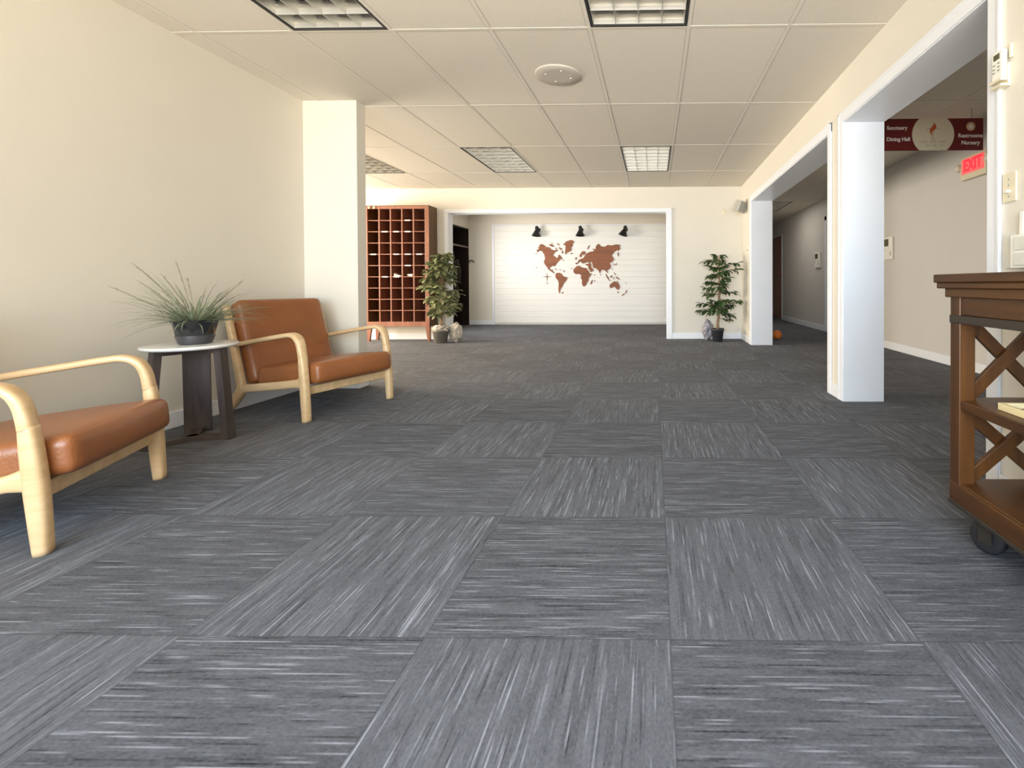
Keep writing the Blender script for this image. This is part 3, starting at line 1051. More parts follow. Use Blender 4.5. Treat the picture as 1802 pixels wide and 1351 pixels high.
rnd = random.Random(11)
PI = math.pi
sp = []
for (z, az, reach, rise, nl) in ((1.20, 1.9, 0.10, 0.22, 9), (1.22, 0.6, 0.07, 0.24, 9), (1.17, PI, 0.22, 0.12, 9), (1.12, PI + 0.5, 0.24, 0.06, 8),
                                 (1.10, 0.0, 0.27, 0.20, 9), (1.02, 0.1, 0.27, 0.10, 10), (1.05, -1.2, 0.16, 0.08, 12), (1.0, 1.5, 0.15, 0.1, 9), (1.0, PI - 0.2, 0.16, 0.05, 10),
                                 (0.92, -0.6, 0.18, 0.05, 11), (0.9, PI + 0.3, 0.19, -0.02, 12), (0.84, PI - 0.3, 0.2, -0.06, 10), (0.80, -1.8, 0.15, 0.02, 10),
                                 (0.78, PI, 0.22, -0.14, 8), (0.74, 0.1, 0.3, -0.04, 9), (0.66, 0.0, 0.31, -0.10, 9), (0.64, -0.9, 0.16, 0.0, 9),
                                 (0.55, PI + 0.1, 0.28, 0.06, 13), (0.50, PI - 0.2, 0.31, -0.02, 13), (0.48, -1.3, 0.15, 0.05, 10), (0.52, 0.2, 0.22, 0.02, 11),
                                 (0.44, 0.0, 0.23, -0.1, 9), (0.36, 0.1, 0.2, -0.12, 6), (0.47, PI + 0.4, 0.26, -0.06, 9)):
    sp.append((z, az + rnd.uniform(-0.25, 0.25), reach * rnd.uniform(0.85, 1.1), rise + rnd.uniform(-0.05, 0.10), nl))
for k in range(20):
    sp.append((rnd.uniform(0.42, 1.2), rnd.uniform(0, 2 * PI), rnd.uniform(0.08, 0.17), rnd.uniform(-0.02, 0.16), 6))
ficus((0.975, 7.24, 0), 'dark green potted ficus in a charcoal pot against the cream wall right of the opening', 3, sp,
      M['ficus'], M['nursery'], (0.072, 0.098, 0.20), 3, 0.112, 0.026, 1.5)
sp = []
rnd = random.Random(23)
for k in range(84):
    z = rnd.uniform(0.40, 1.33)
    reach = (0.12 + 0.09 * math.sin((z - 0.3) / 1.0 * PI) + rnd.uniform(-0.04, 0.07)) * (0.75 if z > 1.1 else 1.0)
    sp.append((z, rnd.uniform(0, 2 * PI), reach, rnd.uniform(0.0, 0.16), 7))
fic = ficus((-3.25, 7.13, 0), 'bushy pale-leaved potted ficus standing beside the pigeonhole cabinet', 2, sp,
      M['ficus_pale'], M['greypot'], (0.088, 0.12, 0.2), 7, 0.118, 0.036, 1.4)

# crumpled wrappings beside the two pots
mb = MB()
mb.ball((0, 0, 0.15), 0.10, 4, (0.85, 0.8, 1.45), 0.35, 2.6, 3.0)
mb.v = [(x, y, max(0.001, z)) for x, y, z in mb.v]
tag(mb.build('crumpled_bag', M['bagwhite'], None, (-3.05, 7.22, 0)), 'crumpled off-white bag slumped against the pale ficus pot', 'bag')
MB().ball((0, 0, 0.215), 0.085, 4, (1.35, 1.2, 0.6), 0.5, 3.0, 8.0).build('moss', M['bagwhite'], fic)
mb = MB().ball((0, 0, 0.16), 0.09, 4, (0.85, 0.6, 1.75), 0.4, 2.5, 14.0)
mb.v = [(x, y, max(0.001, z)) for x, y, z in mb.v]
tag(mb.build('crumpled_bag', M['baggrey'], None, (0.84, 7.40, 0)), 'crumpled grey plastic bag behind the charcoal ficus pot', 'bag')

# ------------------------------------------------------------------ pigeonhole cabinet
CX0, CX1, CYF, CYB, CZ0, CZ1 = -4.49, -3.50, 7.30, 7.575, 0.235, 2.125
root = empty('pigeonhole_cabinet', ((CX0 + CX1) / 2, CYF, 0), 0, 'tall reddish-brown wooden pigeonhole cabinet standing against the far wall', 'cabinet')
ox, oy = -(CX0 + CX1) / 2, -CYF


def cab(mb_, x0, x1, y0, y1, z0, z1, bev=0.002):
    return mb_.box(x0 + ox, x1 + ox, y0 + oy, y1 + oy, z0, z1, bev)


cab(MB(), CX0, CX0 + 0.02, CYF + 0.02, CYB, CZ0, CZ1 - 0.01).build('side_panel', M['mahog_side'], root)
cab(MB(), CX1 - 0.02, CX1, CYF + 0.02, CYB, CZ0, CZ1 - 0.01).build('side_panel', M['mahog_side'], root)
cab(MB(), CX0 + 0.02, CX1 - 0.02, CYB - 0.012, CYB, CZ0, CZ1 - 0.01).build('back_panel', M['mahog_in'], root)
cab(MB(), CX0, CX1, CYF, CYB, CZ1 - 0.012, CZ1).build('top_panel', M['mahog_side'], root)
cab(MB(), CX0, CX1, CYF - 0.004, CYF + 0.02, CZ1 - 0.055, CZ1 - 0.012).build('top_rail', M['mahog'], root)
cab(MB(), CX0, CX1, CYF - 0.004, CYF + 0.02, CZ0, CZ0 + 0.075).build('bottom_rail', M['mahog'], root)
for x0, x1 in ((CX0, CX0 + 0.024), (CX1 - 0.065, CX1)):
    cab(MB(), x0, x1, CYF - 0.005, CYF + 0.02, CZ0, CZ1 - 0.012).build('stile', M['mahog'], root)
gx0, gx1 = CX0 + 0.024, CX1 - 0.065
gz0, gz1 = CZ0 + 0.075, CZ1 - 0.055
nc, nr = 5, 10
for k in range(1, nc):
    x = gx0 + (gx1 - gx0) * k / nc
    cab(MB(), x - 0.010, x + 0.010, CYF, CYB - 0.012, gz0, gz1, 0.001).build('divider', M['mahog'], root)
tags = {(2, 1), (2, 2), (2, 3), (4, 0), (4, 2), (4, 3), (4, 4), (5, 3), (6, 1), (6, 2), (1, 3)}
for k in range(0, nr + 1):
    z = gz1 - (gz1 - gz0) * k / nr
    if 0 < k < nr:
        sh = cab(MB(), gx0, gx1, CYF + 0.002, CYB - 0.012, z - 0.008, z + 0.004, 0.001).build('shelf', M['mahog'], root)
        for c in range(nc):
            if (k, c) in tags:
                x = gx0 + (gx1 - gx0) * (c + 0.5) / nc
                cab(MB(), x - 0.045, x + 0.045, CYF - 0.004, CYF + 0.0015, z - 0.012, z + 0.006, 0.001).build('label_holder', M['paper'], sh)
for sx, y0 in ((0, CYF), (1, CYF), (0, CYB - 0.045), (1, CYB - 0.045)):
    a, b_ = (CX0, CX0 + 0.07) if sx == 0 else (CX1 - 0.07, CX1)
    inner = b_ - 0.035 if sx == 0 else a + 0.035
    outer = a if sx == 0 else b_
    poly = [(outer + ox, 0.0), (inner + ox, 0.0), ((b_ if sx == 0 else a) + ox, CZ0), (outer + ox, CZ0)]
    MB().prism(poly, y0 + oy, y0 + oy + 0.04, 'Y').build('leg', M['mahog'], root)
for x in (CX0 + 0.06, CX0 + 0.14):
    MB().ball((x + ox, CYF + oy - 0.012, CZ1 - 0.034), 0.022, 3, (1, 0.6, 1)).build('knob', M['peach'], root)
# papers left in two pigeonholes
zz = gz1 - (gz1 - gz0) * 6 / nr + 0.006
cxw = (gx1 - gx0) / nc
mb = MB().prism([(-0.065, 0.0), (0.05, 0.0), (0.052, 0.006), (-0.03, 0.03), (-0.06, 0.052)], -0.05, 0.05, 'Y')
tag(mb.build('folded_paper', M['paper'], None, (gx0 + cxw * 2.5, CYF + 0.08, zz)), 'white folded paper in the middle column of the pigeonhole cabinet', 'paper', 'papers in the pigeonholes')
mb = MB().prism([(-0.045, 0.03), (-0.02, 0.004), (0.0, 0.0), (0.04, 0.0), (0.045, 0.036), (0.0, 0.034)], -0.05, 0.05, 'Y')
tag(mb.build('folded_paper', M['paper'], None, (gx0 + cxw * 3.55, CYF + 0.08, zz)), 'curled white paper one column right of the folded one in the cabinet', 'paper', 'papers in the pigeonholes')

# ------------------------------------------------------------------ coat closet in the alcove
root = empty('coat_closet', (CLX - 0.28, (CLY0 + CLY1) / 2, 0), 0, 'dark open coat closet with a shelf in the left wall of the alcove', 'closet')
hx0, hx1, hy = -0.34, 0.285, (CLY1 - CLY0) / 2
MB().box(hx0, hx1, hy - 0.025, hy - 0.002, 0, CLZ - 0.004).build('side_panel', M['closet'], root)
MB().box(hx0, hx1, -hy + 0.002, -hy + 0.025, 0, CLZ - 0.004).build('side_panel', M['closet'], root)
MB().box(hx0, hx0 + 0.015, -hy + 0.025, hy - 0.025, 0, CLZ - 0.004).build('back_panel', M['closet'], root)
MB().box(hx0, hx1, -hy + 0.025, hy - 0.025, CLZ - 0.03, CLZ - 0.004).build('top_panel', M['closet'], root)
sh = MB().box(hx0 + 0.015, hx1 - 0.01, -hy + 0.025, hy - 0.025, 1.70, 1.725).build('shelf', M['closet'], root)
MB().box(hx1 - 0.01, hx1 - 0.002, -hy + 0.025, hy - 0.025, 1.695, 1.73).build('shelf_edge', M['closetshelf'], sh)
MB().tube([(0, -hy + 0.025, 1.60), (0, hy - 0.025, 1.60)], 0.014, 10).build('clothes_rod', M['steel'], root)


def coat(y, w, label, mat_, seed):
    r = empty('hanging_coat', (CLX - 0.28, (CLY0 + CLY1) / 2 + y, 0), 0, label, 'coat', 'coats in the closet')
    mb = MB()
    seg = 18
    prof = [(0.05, 1.50), (0.13, 1.46), (0.20, 1.40), (0.22, 1.2), (0.215, 0.95), (0.24, 0.62)]
    vs_, fs = [], []
    for i, (rr, z) in enumerate(prof):
        for k in range(seg):
            a = 2 * PI * k / seg
            q = 1 + 0.12 * math.sin(5 * a + seed) * (i / 5)
            vs_.append((rr * math.cos(a) * q, w * math.sin(a) * (0.6 + 0.4 * i / 5) * q, z))
    for i in range(len(prof) - 1):
        for k in range(seg):
            k2 = (k + 1) % seg
            fs.append((i * seg + k, i * seg + k2, (i + 1) * seg + k2, (i + 1) * seg + k))
    fs.append(tuple(range(seg)))
    mb.add(vs_, fs, True)
    mb.build('coat_body', mat_, r)
    for s in (-1, 1):
        MB().tube([(s * 0.17, 0, 1.42), (s * 0.23, 0.01, 1.2), (s * 0.235, 0.015, 0.9)], [0.055, 0.05, 0.04], 10).build('sleeve', mat_, r)
    MB().tube([(0, 0, 1.49), (0, 0, 1.56), (0.0, 0.0, 1.60), (0.018, 0, 1.622), (0.03, 0, 1.60)], 0.0035, 6).build('hanger_hook', M['steel'], r)


coat(0.18, 0.055, 'olive coat hanging in the dark closet beside the pale ficus', M['coat_olive'], 0.5)
coat(-0.02, 0.06, 'dark coat hanging in the closet, nearer than the olive coat', M['coat'], 1.7)
root = empty('coat_hook', (CLX + 0.001, 10.39, 1.40), 0, 'small black coat hook sticking out at the edge of the dark closet', 'hook')
MB().box(0.0, 0.006, -0.014, 0.014, -0.035, 0.035, 0.002).build('back_plate', M['black'], root)
MB().tube([(0.004, 0, 0.02), (0.05, -0.005, 0.025), (0.09, -0.01, 0.01), (0.115, -0.012, -0.02)], [0.009, 0.011, 0.012, 0.009], 10).build('hook_arm', M['black'], root)

# ------------------------------------------------------------------ wall lamps over the map
def sconce(x, roll, label, first=[None]):
    r = empty('wall_lamp', (x, YA - 0.023, 2.09), 0, label, 'wall lamp', 'black wall lamps above the map')
    MB().lathe([(0.05, 0.0), (0.05, 0.012), (0.03, 0.02), (0.001, 0.022)], 24, mat=Matrix.Rotation(PI / 2, 4, 'X')).build('wall_plate', M['black'], r)
    MB().tube([(0, -0.01, 0.0), (0, -0.06, 0.012), (0, -0.115, 0.02)], 0.012, 10).build('arm', M['black'], r)
    mt = Matrix.Translation((0, -0.13, 0.03)) @ Matrix.Rotation(roll, 4, 'Y') @ Matrix.Rotation(math.radians(-7), 4, 'X')
    MB().lathe([(0.001, 0.045), (0.026, 0.04), (0.04, 0.012), (0.038, -0.012), (0.03, -0.035), (0.034, -0.05), (0.055, -0.085),
                (0.098, -0.172), (0.101, -0.175), (0.095, -0.170), (0.05, -0.085), (0.03, -0.06), (0.001, -0.058)], 28, mat=mt, cap=False).build('shade', M['black'], r)
    MB().ball((0, 0, -0.09), 0.03, 2, mat=mt).build('bulb', M['tube'], r)


sconce(-2.55, math.radians(3), 'black cone wall lamp above the map, leftmost of the three')
sconce(-1.60, math.radians(0), 'black cone wall lamp above Greenland, middle of the three')
sconce(-0.62, math.radians(17), 'tilted black cone wall lamp above the map, rightmost of the three')

# ------------------------------------------------------------------ world map, traced outlines in map units
K = 0.001297
OXM, OZM = -2.762, 2.275
PIECES = {
    'north_america': [(135, 480), (175, 470), (160, 435), (185, 425), (180, 400), (215, 380), (260, 395), (290, 430), (350, 435), (380, 470), (440, 490), (485, 470), (500, 490), (455, 515), (415, 560), (430, 590), (460, 600), (465, 625), (498, 610), (510, 560), (535, 575), (550, 595), (575, 630), (540, 640), (525, 660), (500, 680), (470, 720), (445, 755), (400, 755), (365, 775), (355, 800), (385, 822), (410, 812), (402, 840), (440, 870), (428, 880), (380, 845), (335, 815), (315, 780), (270, 720), (255, 680), (280, 630), (265, 560), (225, 500), (190, 490), (150, 520)],
    'greenland': [(590, 375), (620, 372), (628, 345), (670, 328), (720, 315), (745, 318), (775, 345), (752, 375), (750, 410), (722, 450), (735, 485), (690, 515), (650, 530), (630, 560), (620, 540), (630, 410), (595, 395)],
    'south_america': [(448, 910), (470, 875), (500, 870), (530, 872), (560, 890), (585, 930), (620, 940), (660, 955), (650, 975), (632, 1010), (595, 1045), (572, 1100), (548, 1135), (532, 1170), (526, 1218), (513, 1215), (503, 1160), (510, 1060), (500, 1005), (462, 960)],
    'africa': [(760, 830), (785, 790), (820, 758), (865, 750), (885, 772), (930, 785), (985, 795), (1010, 830), (1028, 862), (1045, 888), (1075, 882), (1060, 912), (1022, 955), (1020, 985), (1015, 1010), (995, 1030), (980, 1070), (948, 1105), (925, 1102), (905, 1050), (908, 1000), (888, 955), (892, 910), (855, 890), (800, 895), (765, 862)],
    'eurasia': [(795, 722), (800, 700), (838, 698), (842, 665), (880, 640), (932, 622), (960, 580), (985, 545), (1050, 515), (1100, 510), (1120, 485), (1142, 470), (1145, 430), (1160, 405), (1190, 380), (1218, 400), (1230, 425), (1300, 432), (1350, 400), (1400, 410), (1440, 405), (1490, 393), (1570, 402), (1548, 430), (1562, 465), (1530, 503), (1510, 490), (1462, 520), (1425, 562), (1422, 592), (1450, 622), (1452, 660), (1422, 690), (1382, 708), (1402, 760), (1398, 790), (1362, 818), (1330, 838), (1362, 880), (1335, 868), (1292, 830), (1252, 820), (1222, 848), (1212, 886), (1196, 845), (1170, 815), (1122, 792), (1095, 788), (1092, 745), (1075, 690), (1052, 682), (1050, 700), (1068, 745), (1062, 775), (1112, 828), (1060, 862), (1018, 795), (1008, 752), (965, 738), (972, 722), (1030, 716), (1018, 692), (972, 695), (950, 712), (928, 700), (925, 722), (905, 700), (888, 682), (862, 688), (838, 712), (815, 730)],
    'scandinavia': [(858, 592), (878, 560), (905, 515), (942, 503), (978, 525), (962, 545), (945, 575), (930, 570), (932, 545), (912, 560), (905, 590), (888, 608), (872, 600)],
    'australia': [(1375, 1080), (1400, 1060), (1432, 1032), (1465, 1015), (1488, 1040), (1500, 1030), (1506, 1010), (1530, 1060), (1552, 1102), (1542, 1148), (1517, 1166), (1490, 1145), (1462, 1108), (1420, 1125), (1385, 1135)],
}
root = empty('world_map', (OXM + 850 * K, YA - 0.0225, OZM - 750 * K), 0, 'brown wooden world map cut into continents on the white shiplap wall', 'wall map')


def mp(x, y):
    return ((x - 850) * K, -(y - 750) * K)


for nm, poly in PIECES.items():
    o = MB().prism([mp(*q) for q in poly], -0.016, 0.0, 'Y').build('continent', M['map'], root)


def island(cx_, cy_, a, b_, ang, n=9):
    r = random.Random(int(cx_ * 7 + cy_))
    pts = []
    for k in range(n):
        t = 2 * PI * k / n
        q = r.uniform(0.8, 1.15)
        x, y = a * math.cos(t) * q, b_ * math.sin(t) * q
        pts.append(mp(cx_ + x * math.cos(ang) - y * math.sin(ang), cy_ + x * math.sin(ang) + y * math.cos(ang)))
    return pts


ISL = [(395, 408, 46, 15, 0.35), (400, 375, 20, 7, 0), (505, 388, 34, 8, 0.6), (540, 462, 42, 13, 0.75), (575, 520, 14, 26, 0.3), (462, 455, 9, 13, 0), (730, 543, 24, 9, 0),
       (1018, 440, 10, 42, 0.5), (1112, 478, 24, 9, 0.2), (806, 628, 14, 22, 0.4), (1070, 1028, 11, 42, 0.4), (1125, 1011, 12, 8, 0), (1122, 910, 11, 8, 0), (1222, 905, 10, 8, 0.3),
       (1340, 945, 10, 62, -0.5), (1385, 1003, 30, 5, 0.05), (1408, 938, 16, 25, 0.7), (1445, 970, 9, 18, 0.7), (1468, 892, 8, 28, -0.7), (1518, 968, 44, 11, 0.62), (1657, 1193, 9, 32, 0.4), (1608, 1245, 32, 9, -0.75),
       (1520, 1205, 14, 12, 0), (1450, 730, 32, 6, 0.5), (1488, 728, 7, 20, 0.4), (1524, 560, 9, 38, -0.15), (462, 812, 28, 4, 0.8), (535, 820, 24, 6, 0.1), (598, 842, 6, 22, -0.3),
       (130, 782, 12, 6, 0.2), (574, 1210, 18, 10, 0), (1655, 1050, 12, 6, 0), (735, 799, 24, 6, 0), (126, 542, 18, 5, -0.2), (585, 655, 13, 8, 0.5), (1425, 805, 7, 9, 0)]
for q in ISL:
    MB().prism(island(*q), -0.014, 0.0, 'Y').build('island', M['map'], root)
root = empty('compass_rose', (OXM + 310 * K, YA - 0.0225, OZM - 937 * K), 0, 'thin brown compass star left of South America on the shiplap', 'wall decoration')
mb = MB()
for (ax, ay, l) in ((1, 0, 92), (-1, 0, 95), (0, 1, 68), (0, -1, 96)):
    px, py = -ay, ax
    mb.prism([(ax * l * K, ay * l * K), (px * 7 * K, py * 7 * K), (-px * 7 * K, -py * 7 * K)], -0.008, 0.0, 'Y')
mb.build('star', M['map'], root)
MB().prism([(q[0], q[1]) for q in [(-18 * K, -112 * K), (14 * K, -106 * K), (16 * K, -116 * K), (-14 * K, -122 * K)]], -0.008, 0, 'Y').build('south_mark', M['map'], root)

# ------------------------------------------------------------------ right-hand wall fittings
def on_right(name, y0, y1, z0, z1, th, mat_, parent=None, bev=0.003, x=XR):
    return MB().box(x - th, x - 0.0005, y0, y1, z0, z1, bev).build(name, mat_, parent)


root = empty('remote_control', (XR, 1.92, 1.715), 0, 'white air conditioner remote in its wall holder above the light switch', 'remote control')
MB().box(-0.034, -0.012, -0.03, 0.03, -0.028, 0.085, 0.005).build('remote_body', M['plastic'], root)
MB().box(-0.036, -0.033, -0.016, 0.016, 0.052, 0.074, 0.001).build('screen', M['lcd'], root)
for (y, z) in ((0.012, 0.034), (-0.012, 0.036), (0.014, 0.018), (-0.012, 0.021), (0.014, 0.004), (-0.012, 0.007)):
    MB().box(-0.0365, -0.033, y - 0.006, y + 0.006, z - 0.0025, z + 0.0025, 0.001).build('button', M['greymark'], root)
mb = MB().box(-0.012, -0.0005, -0.034, 0.034, -0.062, 0.03, 0.003).box(-0.042, -0.0005, -0.033, 0.033, -0.040, -0.030, 0.002)
mb.box(-0.038, -0.0005, -0.029, 0.029, -0.060, -0.050, 0.002).box(-0.012, -0.0005, -0.046, -0.034, 0.045, 0.10, 0.003)
mb.build('holder', M['ivory'], root)

root = empty('light_switch', (XR, 1.888, 1.252), 0, 'ivory dimmer switch plate on the wall right of the near doorway', 'light switch')
MB().box(-0.007, -0.0005, -0.036, 0.036, -0.058, 0.058, 0.003).build('switch_plate', M['ivory'], root)
MB().box(-0.022, -0.006, -0.010, 0.010, -0.022, -0.012, 0.002).build('slider', M['plastic'], root)
for z in (0.032, 0.008, -0.036):
    MB().lathe([(0.004, 0.0), (0.003, 0.002), (0.001, 0.002)], 10, mat=Matrix.Translation((-0.0068, 0, z)) @ Matrix.Rotation(-PI / 2, 4, 'Y')).build('screw', M['greymark'], root)

tag(on_right('cover_plate', 1.852, 1.912, 0.93, 1.068, 0.006, M['greyplate']), 'blank painted cover plate on the wall just above the wooden cart', 'cover plate')
root = empty('surface_outlet', (XR, 1.80, 0.93), 0, 'white surface-mounted outlet box with a cable channel above the cart top', 'outlet')
MB().box(-0.035, -0.0005, -0.07, 0.045, 0.0, 0.128, 0.004).build('outlet_box', M['plastic'], root)
MB().box(-0.018, -0.0005, 0.0, 0.022, 0.128, 0.215, 0.003).build('cable_channel', M['plastic'], root)
MB().box(-0.039, -0.034, -0.06, 0.02, 0.068, 0.118, 0.003).build('socket', M['greyplate'], root)
MB().box(-0.039, -0.034, -0.06, 0.02, 0.010, 0.060, 0.003).build('socket', M['greyplate'], root)

root = empty('wall_speaker', (XR - 0.1, 7.18, 2.055), 0, 'small grey wall speaker in the upper corner beside the far column', 'speaker')
tl = Matrix.Rotation(math.radians(35), 4, 'Z') @ Matrix.Rotation(math.radians(18), 4, 'X') @ Matrix.Rotation(math.radians(10), 4, 'Y')
MB().prism([(-0.075, -0.07), (0.075, -0.07), (0.052, 0.07), (-0.052, 0.07)], -0.085, 0.085, 'Z', tl).build('speaker_body', M['spkgrey'], root)
MB().box(-0.066, 0.066, -0.076, -0.070, -0.074, 0.074, 0.003, tl).build('grille', M['greymark'], root)
MB().tube([(0.02, 0.06, 0), (0.07, 0.07, 0.0), (0.0995, 0.07, 0.0)], 0.012, 8).build('bracket', M['black'], root)

root = empty('light_switch', (XR, 7.05, 1.385), 0, 'white switch plate on the wall sliver beside the far column', 'light switch')
MB().box(-0.008, -0.0005, -0.04, 0.04, -0.06, 0.06, 0.003).build('switch_plate', M['plastic'], root)
MB().box(-0.018, -0.007, -0.008, 0.008, -0.014, 0.014, 0.002).build('toggle', M['greymark'], root)
root = empty('wall_sensor', (1.125, YF, 2.035), 0, 'small cream wall sensor high above the dark green ficus', 'sensor')
MB().box(-0.032, 0.032, -0.012, -0.0005, -0.04, 0.04, 0.005).build('sensor_plate', M['ivory'], root)
MB().ball((0, -0.012, 0.0), 0.014, 2, (1, 0.7, 1)).build('lens', M['plastic'], root)

# hallway wall panels
for (y0, y1, z0, z1, lab) in ((6.27, 6.52, 1.20, 1.50, 'white alarm keypad on the hallway wall just right of the near column'),
                              (8.98, 9.26, 1.19, 1.48, 'white thermostat panel further down the hallway, left of the near column')):
    ym = (y0 + y1) / 2
    w = (y1 - y0) / 2
    h = z1 - z0
    root = empty('wall_keypad', (XH, ym, z0), 0, lab, 'keypad', 'hallway wall panels')
    MB().box(-0.03, -0.0005, -w, w, 0, h, 0.006).build('keypad_case', M['plastic'], root)
    MB().box(-0.033, -0.029, -w * 0.25, w * 0.82, h * 0.60, h * 0.92, 0.002).build('screen', M['lcd'], root)
    MB().box(-0.034, -0.029, w * 0.62, w * 0.82, h * 0.42, h * 0.50, 0.002).build('button', M['greymark'], root)
    MB().box(-0.033, -0.029, -w * 0.72, -w * 0.60, h * 0.16, h * 0.36, 0.001).build('slot', M['greymark'], root)

# exit sign on the hallway wall
root = empty('exit_sign', (XH, 4.70, 1.91), 0, 'red illuminated EXIT sign with an emergency lamp head on the hallway wall', 'exit sign')
MB().box(-0.055, -0.0005, -0.22, 0.15, 0.0, 0.225, 0.006).build('housing', M['ivory'], root)
MB().box(-0.058, -0.054, -0.20, 0.125, 0.055, 0.205, 0.002).build('face', M['exit_glow'], root)
vs_, fs = text_mesh('EXIT', 0.16, 0.0015, 0.004)
# lettering lies on the face: its right runs towards the viewer (-y), up is z
MB().add([Vector((-0.0595 - v.z, -v.x * 0.80 - 0.0375, v.y + 0.13)) for v in vs_], fs).build('lettering', M['exit_text'], root)
for sy, nm in ((0.175, 'lamp_head'), (-0.245, 'lamp_head')):
    m_ = Matrix.Translation((-0.05, sy, 0.135)) @ Matrix.Rotation(math.radians(-70), 4, 'Y')
    lh = MB().lathe([(0.02, -0.035), (0.034, -0.02), (0.04, 0.018), (0.036, 0.022), (0.001, 0.016)], 20, mat=m_).build(nm, M['ivory'], root)
    MB().lathe([(0.033, 0.02), (0.02, 0.028), (0.001, 0.03)], 20, mat=m_).build('lens', M['lamp_lens'], lh)

# hanging direction sign
SGX0, SGX1, SGZ0, SGZ1, SGY = 2.03, 2.962, 2.072, 2.358, 4.30
scx, scz = (SGX0 + SGX1) / 2 + 0.018, (SGZ0 + SGZ1) / 2
root = empty('direction_sign', (scx, SGY, scz), 0, 'maroon hanging sign reading Sanctuary, Dining Hall, Restrooms and Nursery in the hallway', 'sign')
hh = (SGZ1 - SGZ0) / 2
MB().box(SGX0 - scx, SGX1 - scx, -0.006, 0.006, -hh, hh, 0.002).build('panel', M['maroon'], root)
rr = 0.187
poly = []
th0 = math.asin(hh / rr)
for k in range(13):
    a = -th0 + 2 * th0 * k / 12
    poly.append((rr * math.cos(a), rr * math.sin(a)))
for k in range(13):
    a = PI - th0 + 2 * th0 * k / 12
    poly.append((rr * math.cos(a), rr * math.sin(a)))
em = MB().prism(poly, -0.010, -0.0062, 'Y').build('emblem', M['signcream'], root)
mb = MB()
mb.box(-0.006, 0.006, -0.0115, -0.0101, -0.045, 0.108).box(-0.055, 0.055, -0.0115, -0.0101, 0.045, 0.058)
mb.box(-0.022, 0.022, -0.0115, -0.0101, -0.05, -0.044)
for k in range(11):
    x = -0.11 + k * 0.0205
    if k % 4 != 3:
        mb.box(x, x + 0.015, -0.0115, -0.0101, -0.075, -0.058)
    if k % 3 != 1 and 1 < k < 10:
        mb.box(x, x + 0.015, -0.0115, -0.0101, -0.108, -0.092)
mb.build('faint_cross_and_print', M['faint'], em)
flame = [(0.012, 0.11), (0.004, 0.085), (-0.018, 0.062), (-0.03, 0.04), (-0.028, 0.015), (-0.014, -0.008), (-0.01, 0.0), (-0.016, 0.012), (-0.008, 0.026),
         (0.012, 0.04), (0.026, 0.058), (0.028, 0.075), (0.016, 0.088)]
MB().prism([(a, b_) for a, b_ in flame], -0.013, -0.0116, 'Y').build('flame', M['flame'], em)


def sign_text(body, x, z, size, bold, left=None):
    vs_, fs = text_mesh(body, size, 0.001, bold)
    if left is not None:
        x = left - min(v.x for v in vs_)
    MB().add([Vector((v.x + x, -0.0075 - v.z, v.y + z)) for v in vs_], fs).build('lettering', M['signwhite'], root)


lx = 2.102 - scx
sign_text('Sanctuary', 0, 0.060, 0.047, 0.0012, lx)
sign_text('Dining Hall', 0, -0.042, 0.047, 0.0012, lx)
sign_text('Restrooms', 0.332, -0.014, 0.049, 0.0012)
sign_text('Nursery', 0.334, -0.077, 0.049, 0.0012)
em2 = MB().lathe([(0.040, 0.0), (0.040, 0.003), (0.001, 0.003)], 28, mat=Matrix.Translation((0.335, -0.0062, 0.070)) @ Matrix.Rotation(PI / 2, 4, 'X')).build('round_emblem', M['tan'], root)
star = []
for k in range(16):
    a = PI / 2 + 2 * PI * k / 16
    r_ = 0.030 if k % 2 == 0 else 0.014
    star.append((0.335 + r_ * math.cos(a), 0.070 + r_ * math.sin(a)))
MB().prism(star, -0.0105, -0.0092, 'Y').build('star_mark', M['signwhite'], em2)
for x in (SGX0 - scx + 0.1, SGX1 - scx - 0.1):
    MB().tube([(x, 0, hh), (x, 0, ZC - scz)], 0.003, 6).build('hanger', M['steel'], root)

# orange ball on the hallway floor
root = empty('orange_ball', (1.95, 7.50, 0.0), 0, 'orange ball on the hallway carpet behind the far column', 'ball')
mb = MB()
segs, rings_ = 32, 16
for i in range(1):
    b = bmesh.new()
    bmesh.ops.create_uvsphere(b, u_segments=segs, v_segments=rings_, radius=0.075)
    for v in b.verts:
        a = math.atan2(v.co.y, v.co.x)
        k = 1 - 0.035 * abs(math.cos(4 * a)) ** 8
        v.co = Vector((v.co.x * k, v.co.y * k, v.co.z * 0.97 + 0.075 * 0.97))
    mb.bm(b, True)
mb.build('ball_skin', M['orange'], root)

# ------------------------------------------------------------------ rolling cart
KX0, KX1, KY0, KY1 = 1.03, 1.375, 0.70, 1.655
root = empty('kitchen_cart', (KX0, KY1, 0), 0, 'stained wooden rolling cart with X-braced end against the right wall', 'cart')
kw, kl = KX1 - KX0, KY1 - KY0
b3 = 0.003


def kb(mb_, x0, x1, y0, y1, z0, z1, bev=b3):
    return mb_.box(x0, x1, y0, y1, z0, z1, bev)


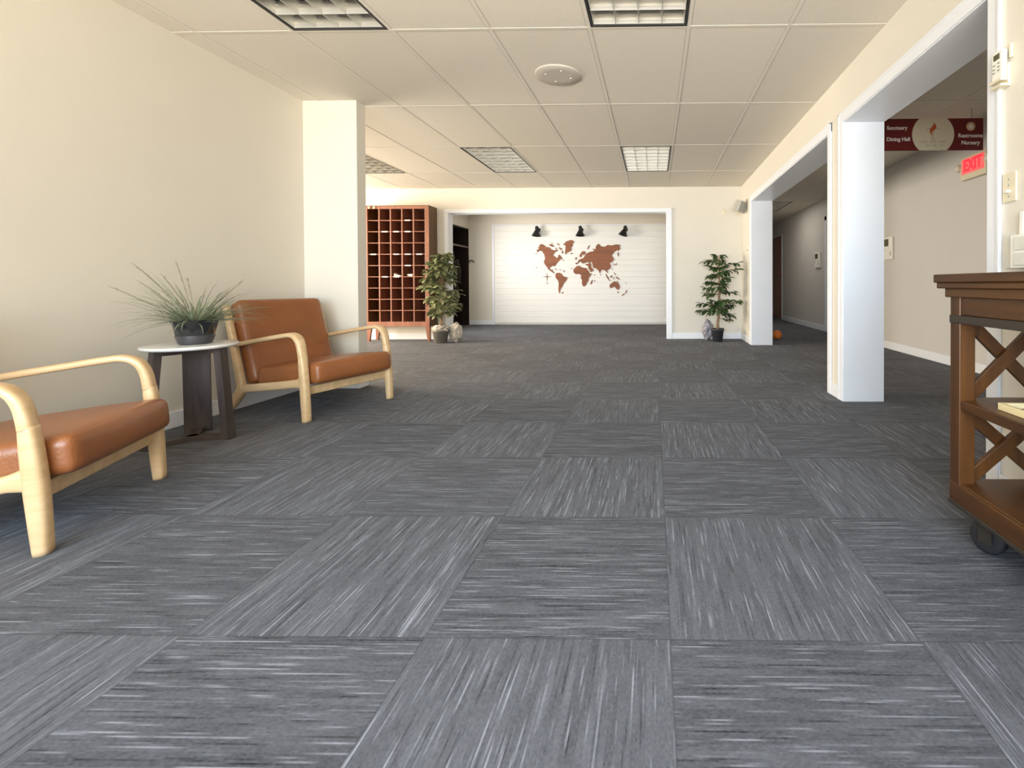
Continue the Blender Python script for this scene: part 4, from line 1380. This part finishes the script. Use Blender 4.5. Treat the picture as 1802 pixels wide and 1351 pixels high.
kb(MB(), -0.035, kw + 0.015, -kl - 0.04, 0.042, 0.876, 0.905, 0.004).box(-0.028, kw + 0.012, -kl - 0.033, 0.035, 0.856, 0.877, 0.004).build('top', M['cart'], root)
kb(kb(MB(), -0.012, kw + 0.004, -kl - 0.008, 0.012, 0.826, 0.857), 0.006, kw, -kl + 0.006, -0.006, 0.765, 0.828).build('apron', M['cart'], root)
kb(MB(), -0.004, 0.022, -kl + 0.04, -0.001, 0.738, 0.765, 0.002).build('under_rail', M['cartdark'], root)
kb(MB(), kw - 0.02, kw, -kl + 0.04, -0.001, 0.738, 0.765, 0.002).build('under_rail', M['cartdark'], root)
for x0 in (0.0, kw - 0.054):
    for y0 in (-0.05, -kl):
        kb(MB(), x0, x0 + 0.054, y0, y0 + 0.05, 0.125, 0.83).build('leg', M['cart_up'], root)
kb(MB(), 0.004, kw - 0.004, -kl + 0.004, -0.004, 0.445, 0.478).build('shelf', M['cart'], root)
kb(MB(), 0.006, kw - 0.004, -kl + 0.004, -0.006, 0.16, 0.195).build('shelf', M['cart'], root)
kb(MB(), -0.001, 0.020, -kl - 0.001, 0.001, 0.125, 0.19).build('bottom_rail', M['cart'], root)
kb(MB(), kw - 0.022, kw, -kl - 0.004, 0.004, 0.125, 0.19).build('bottom_rail', M['cart'], root)
kb(MB(), -0.004, kw + 0.004, -kl - 0.004, 0.004, 0.112, 0.126, 0.002).build('base_plate', M['cartdark'], root)


def brace(x0, z0, x1, z1, y, name='x_brace'):
    L_ = math.hypot(x1 - x0, z1 - z0)
    a = math.atan2(z1 - z0, x1 - x0)
    m_ = Matrix.Translation(((x0 + x1) / 2, y, (z0 + z1) / 2)) @ Matrix.Rotation(-a, 4, 'Y')
    MB().box(-L_ / 2, L_ / 2, -0.0085, 0.0085, -0.021, 0.021, 0.002, m_).build(name, M['cart_up'], root)


for yb in (-0.022, -kl + 0.022):
    for z0, z1 in ((0.478, 0.765), (0.195, 0.445)):
        brace(0.04, z0 + 0.008, kw - 0.04, z1 - 0.008, yb - 0.0088)
        brace(0.04, z1 - 0.008, kw - 0.04, z0 + 0.008, yb + 0.0088)
for (x, y) in ((0.055, -0.115), (kw - 0.05, -0.115), (0.055, -kl + 0.11), (kw - 0.05, -kl + 0.11)):
    c = empty('caster', (x, y, 0))
    c.parent = root
    m_ = Matrix.Translation((0, 0, 0.052)) @ Matrix.Rotation(math.radians(28), 4, 'Z') @ Matrix.Rotation(PI / 2, 4, 'Y')
    MB().lathe([(0.001, -0.018), (0.030, -0.018), (0.046, -0.018), (0.052, -0.012), (0.052, 0.012), (0.046, 0.018), (0.030, 0.018), (0.001, 0.018)], 32, mat=m_, cap=False).build('wheel', M['rubber'], c)
    m2 = Matrix.Rotation(math.radians(28), 4, 'Z')
    MB().box(-0.026, -0.020, -0.02, 0.022, 0.035, 0.108, 0.002, m2).box(0.020, 0.026, -0.02, 0.022, 0.035, 0.108, 0.002, m2).box(-0.026, 0.026, -0.026, 0.026, 0.098, 0.1115, 0.002, m2).build('fork', M['cartdark'], c)

# shallow tray on the cart's middle shelf
root = empty('wooden_tray', (1.20, 1.34, 0.4785), 0.0, 'pale-rimmed shallow wooden tray on the middle shelf of the cart', 'tray')
MB().box(-0.11, 0.125, -0.16, 0.14, 0.0, 0.006, 0.001).build('tray_base', M['traybrown'], root)
mb = MB()
mb.box(-0.125, -0.11, -0.17, 0.15, 0.0, 0.022, 0.002).box(0.11, 0.125, -0.17, 0.15, 0.0, 0.022, 0.002)
mb.box(-0.11, 0.11, 0.135, 0.15, 0.0, 0.022, 0.002).box(-0.11, 0.11, -0.17, -0.155, 0.0, 0.022, 0.002)
mb.build('tray_rim', M['traycream'], root)
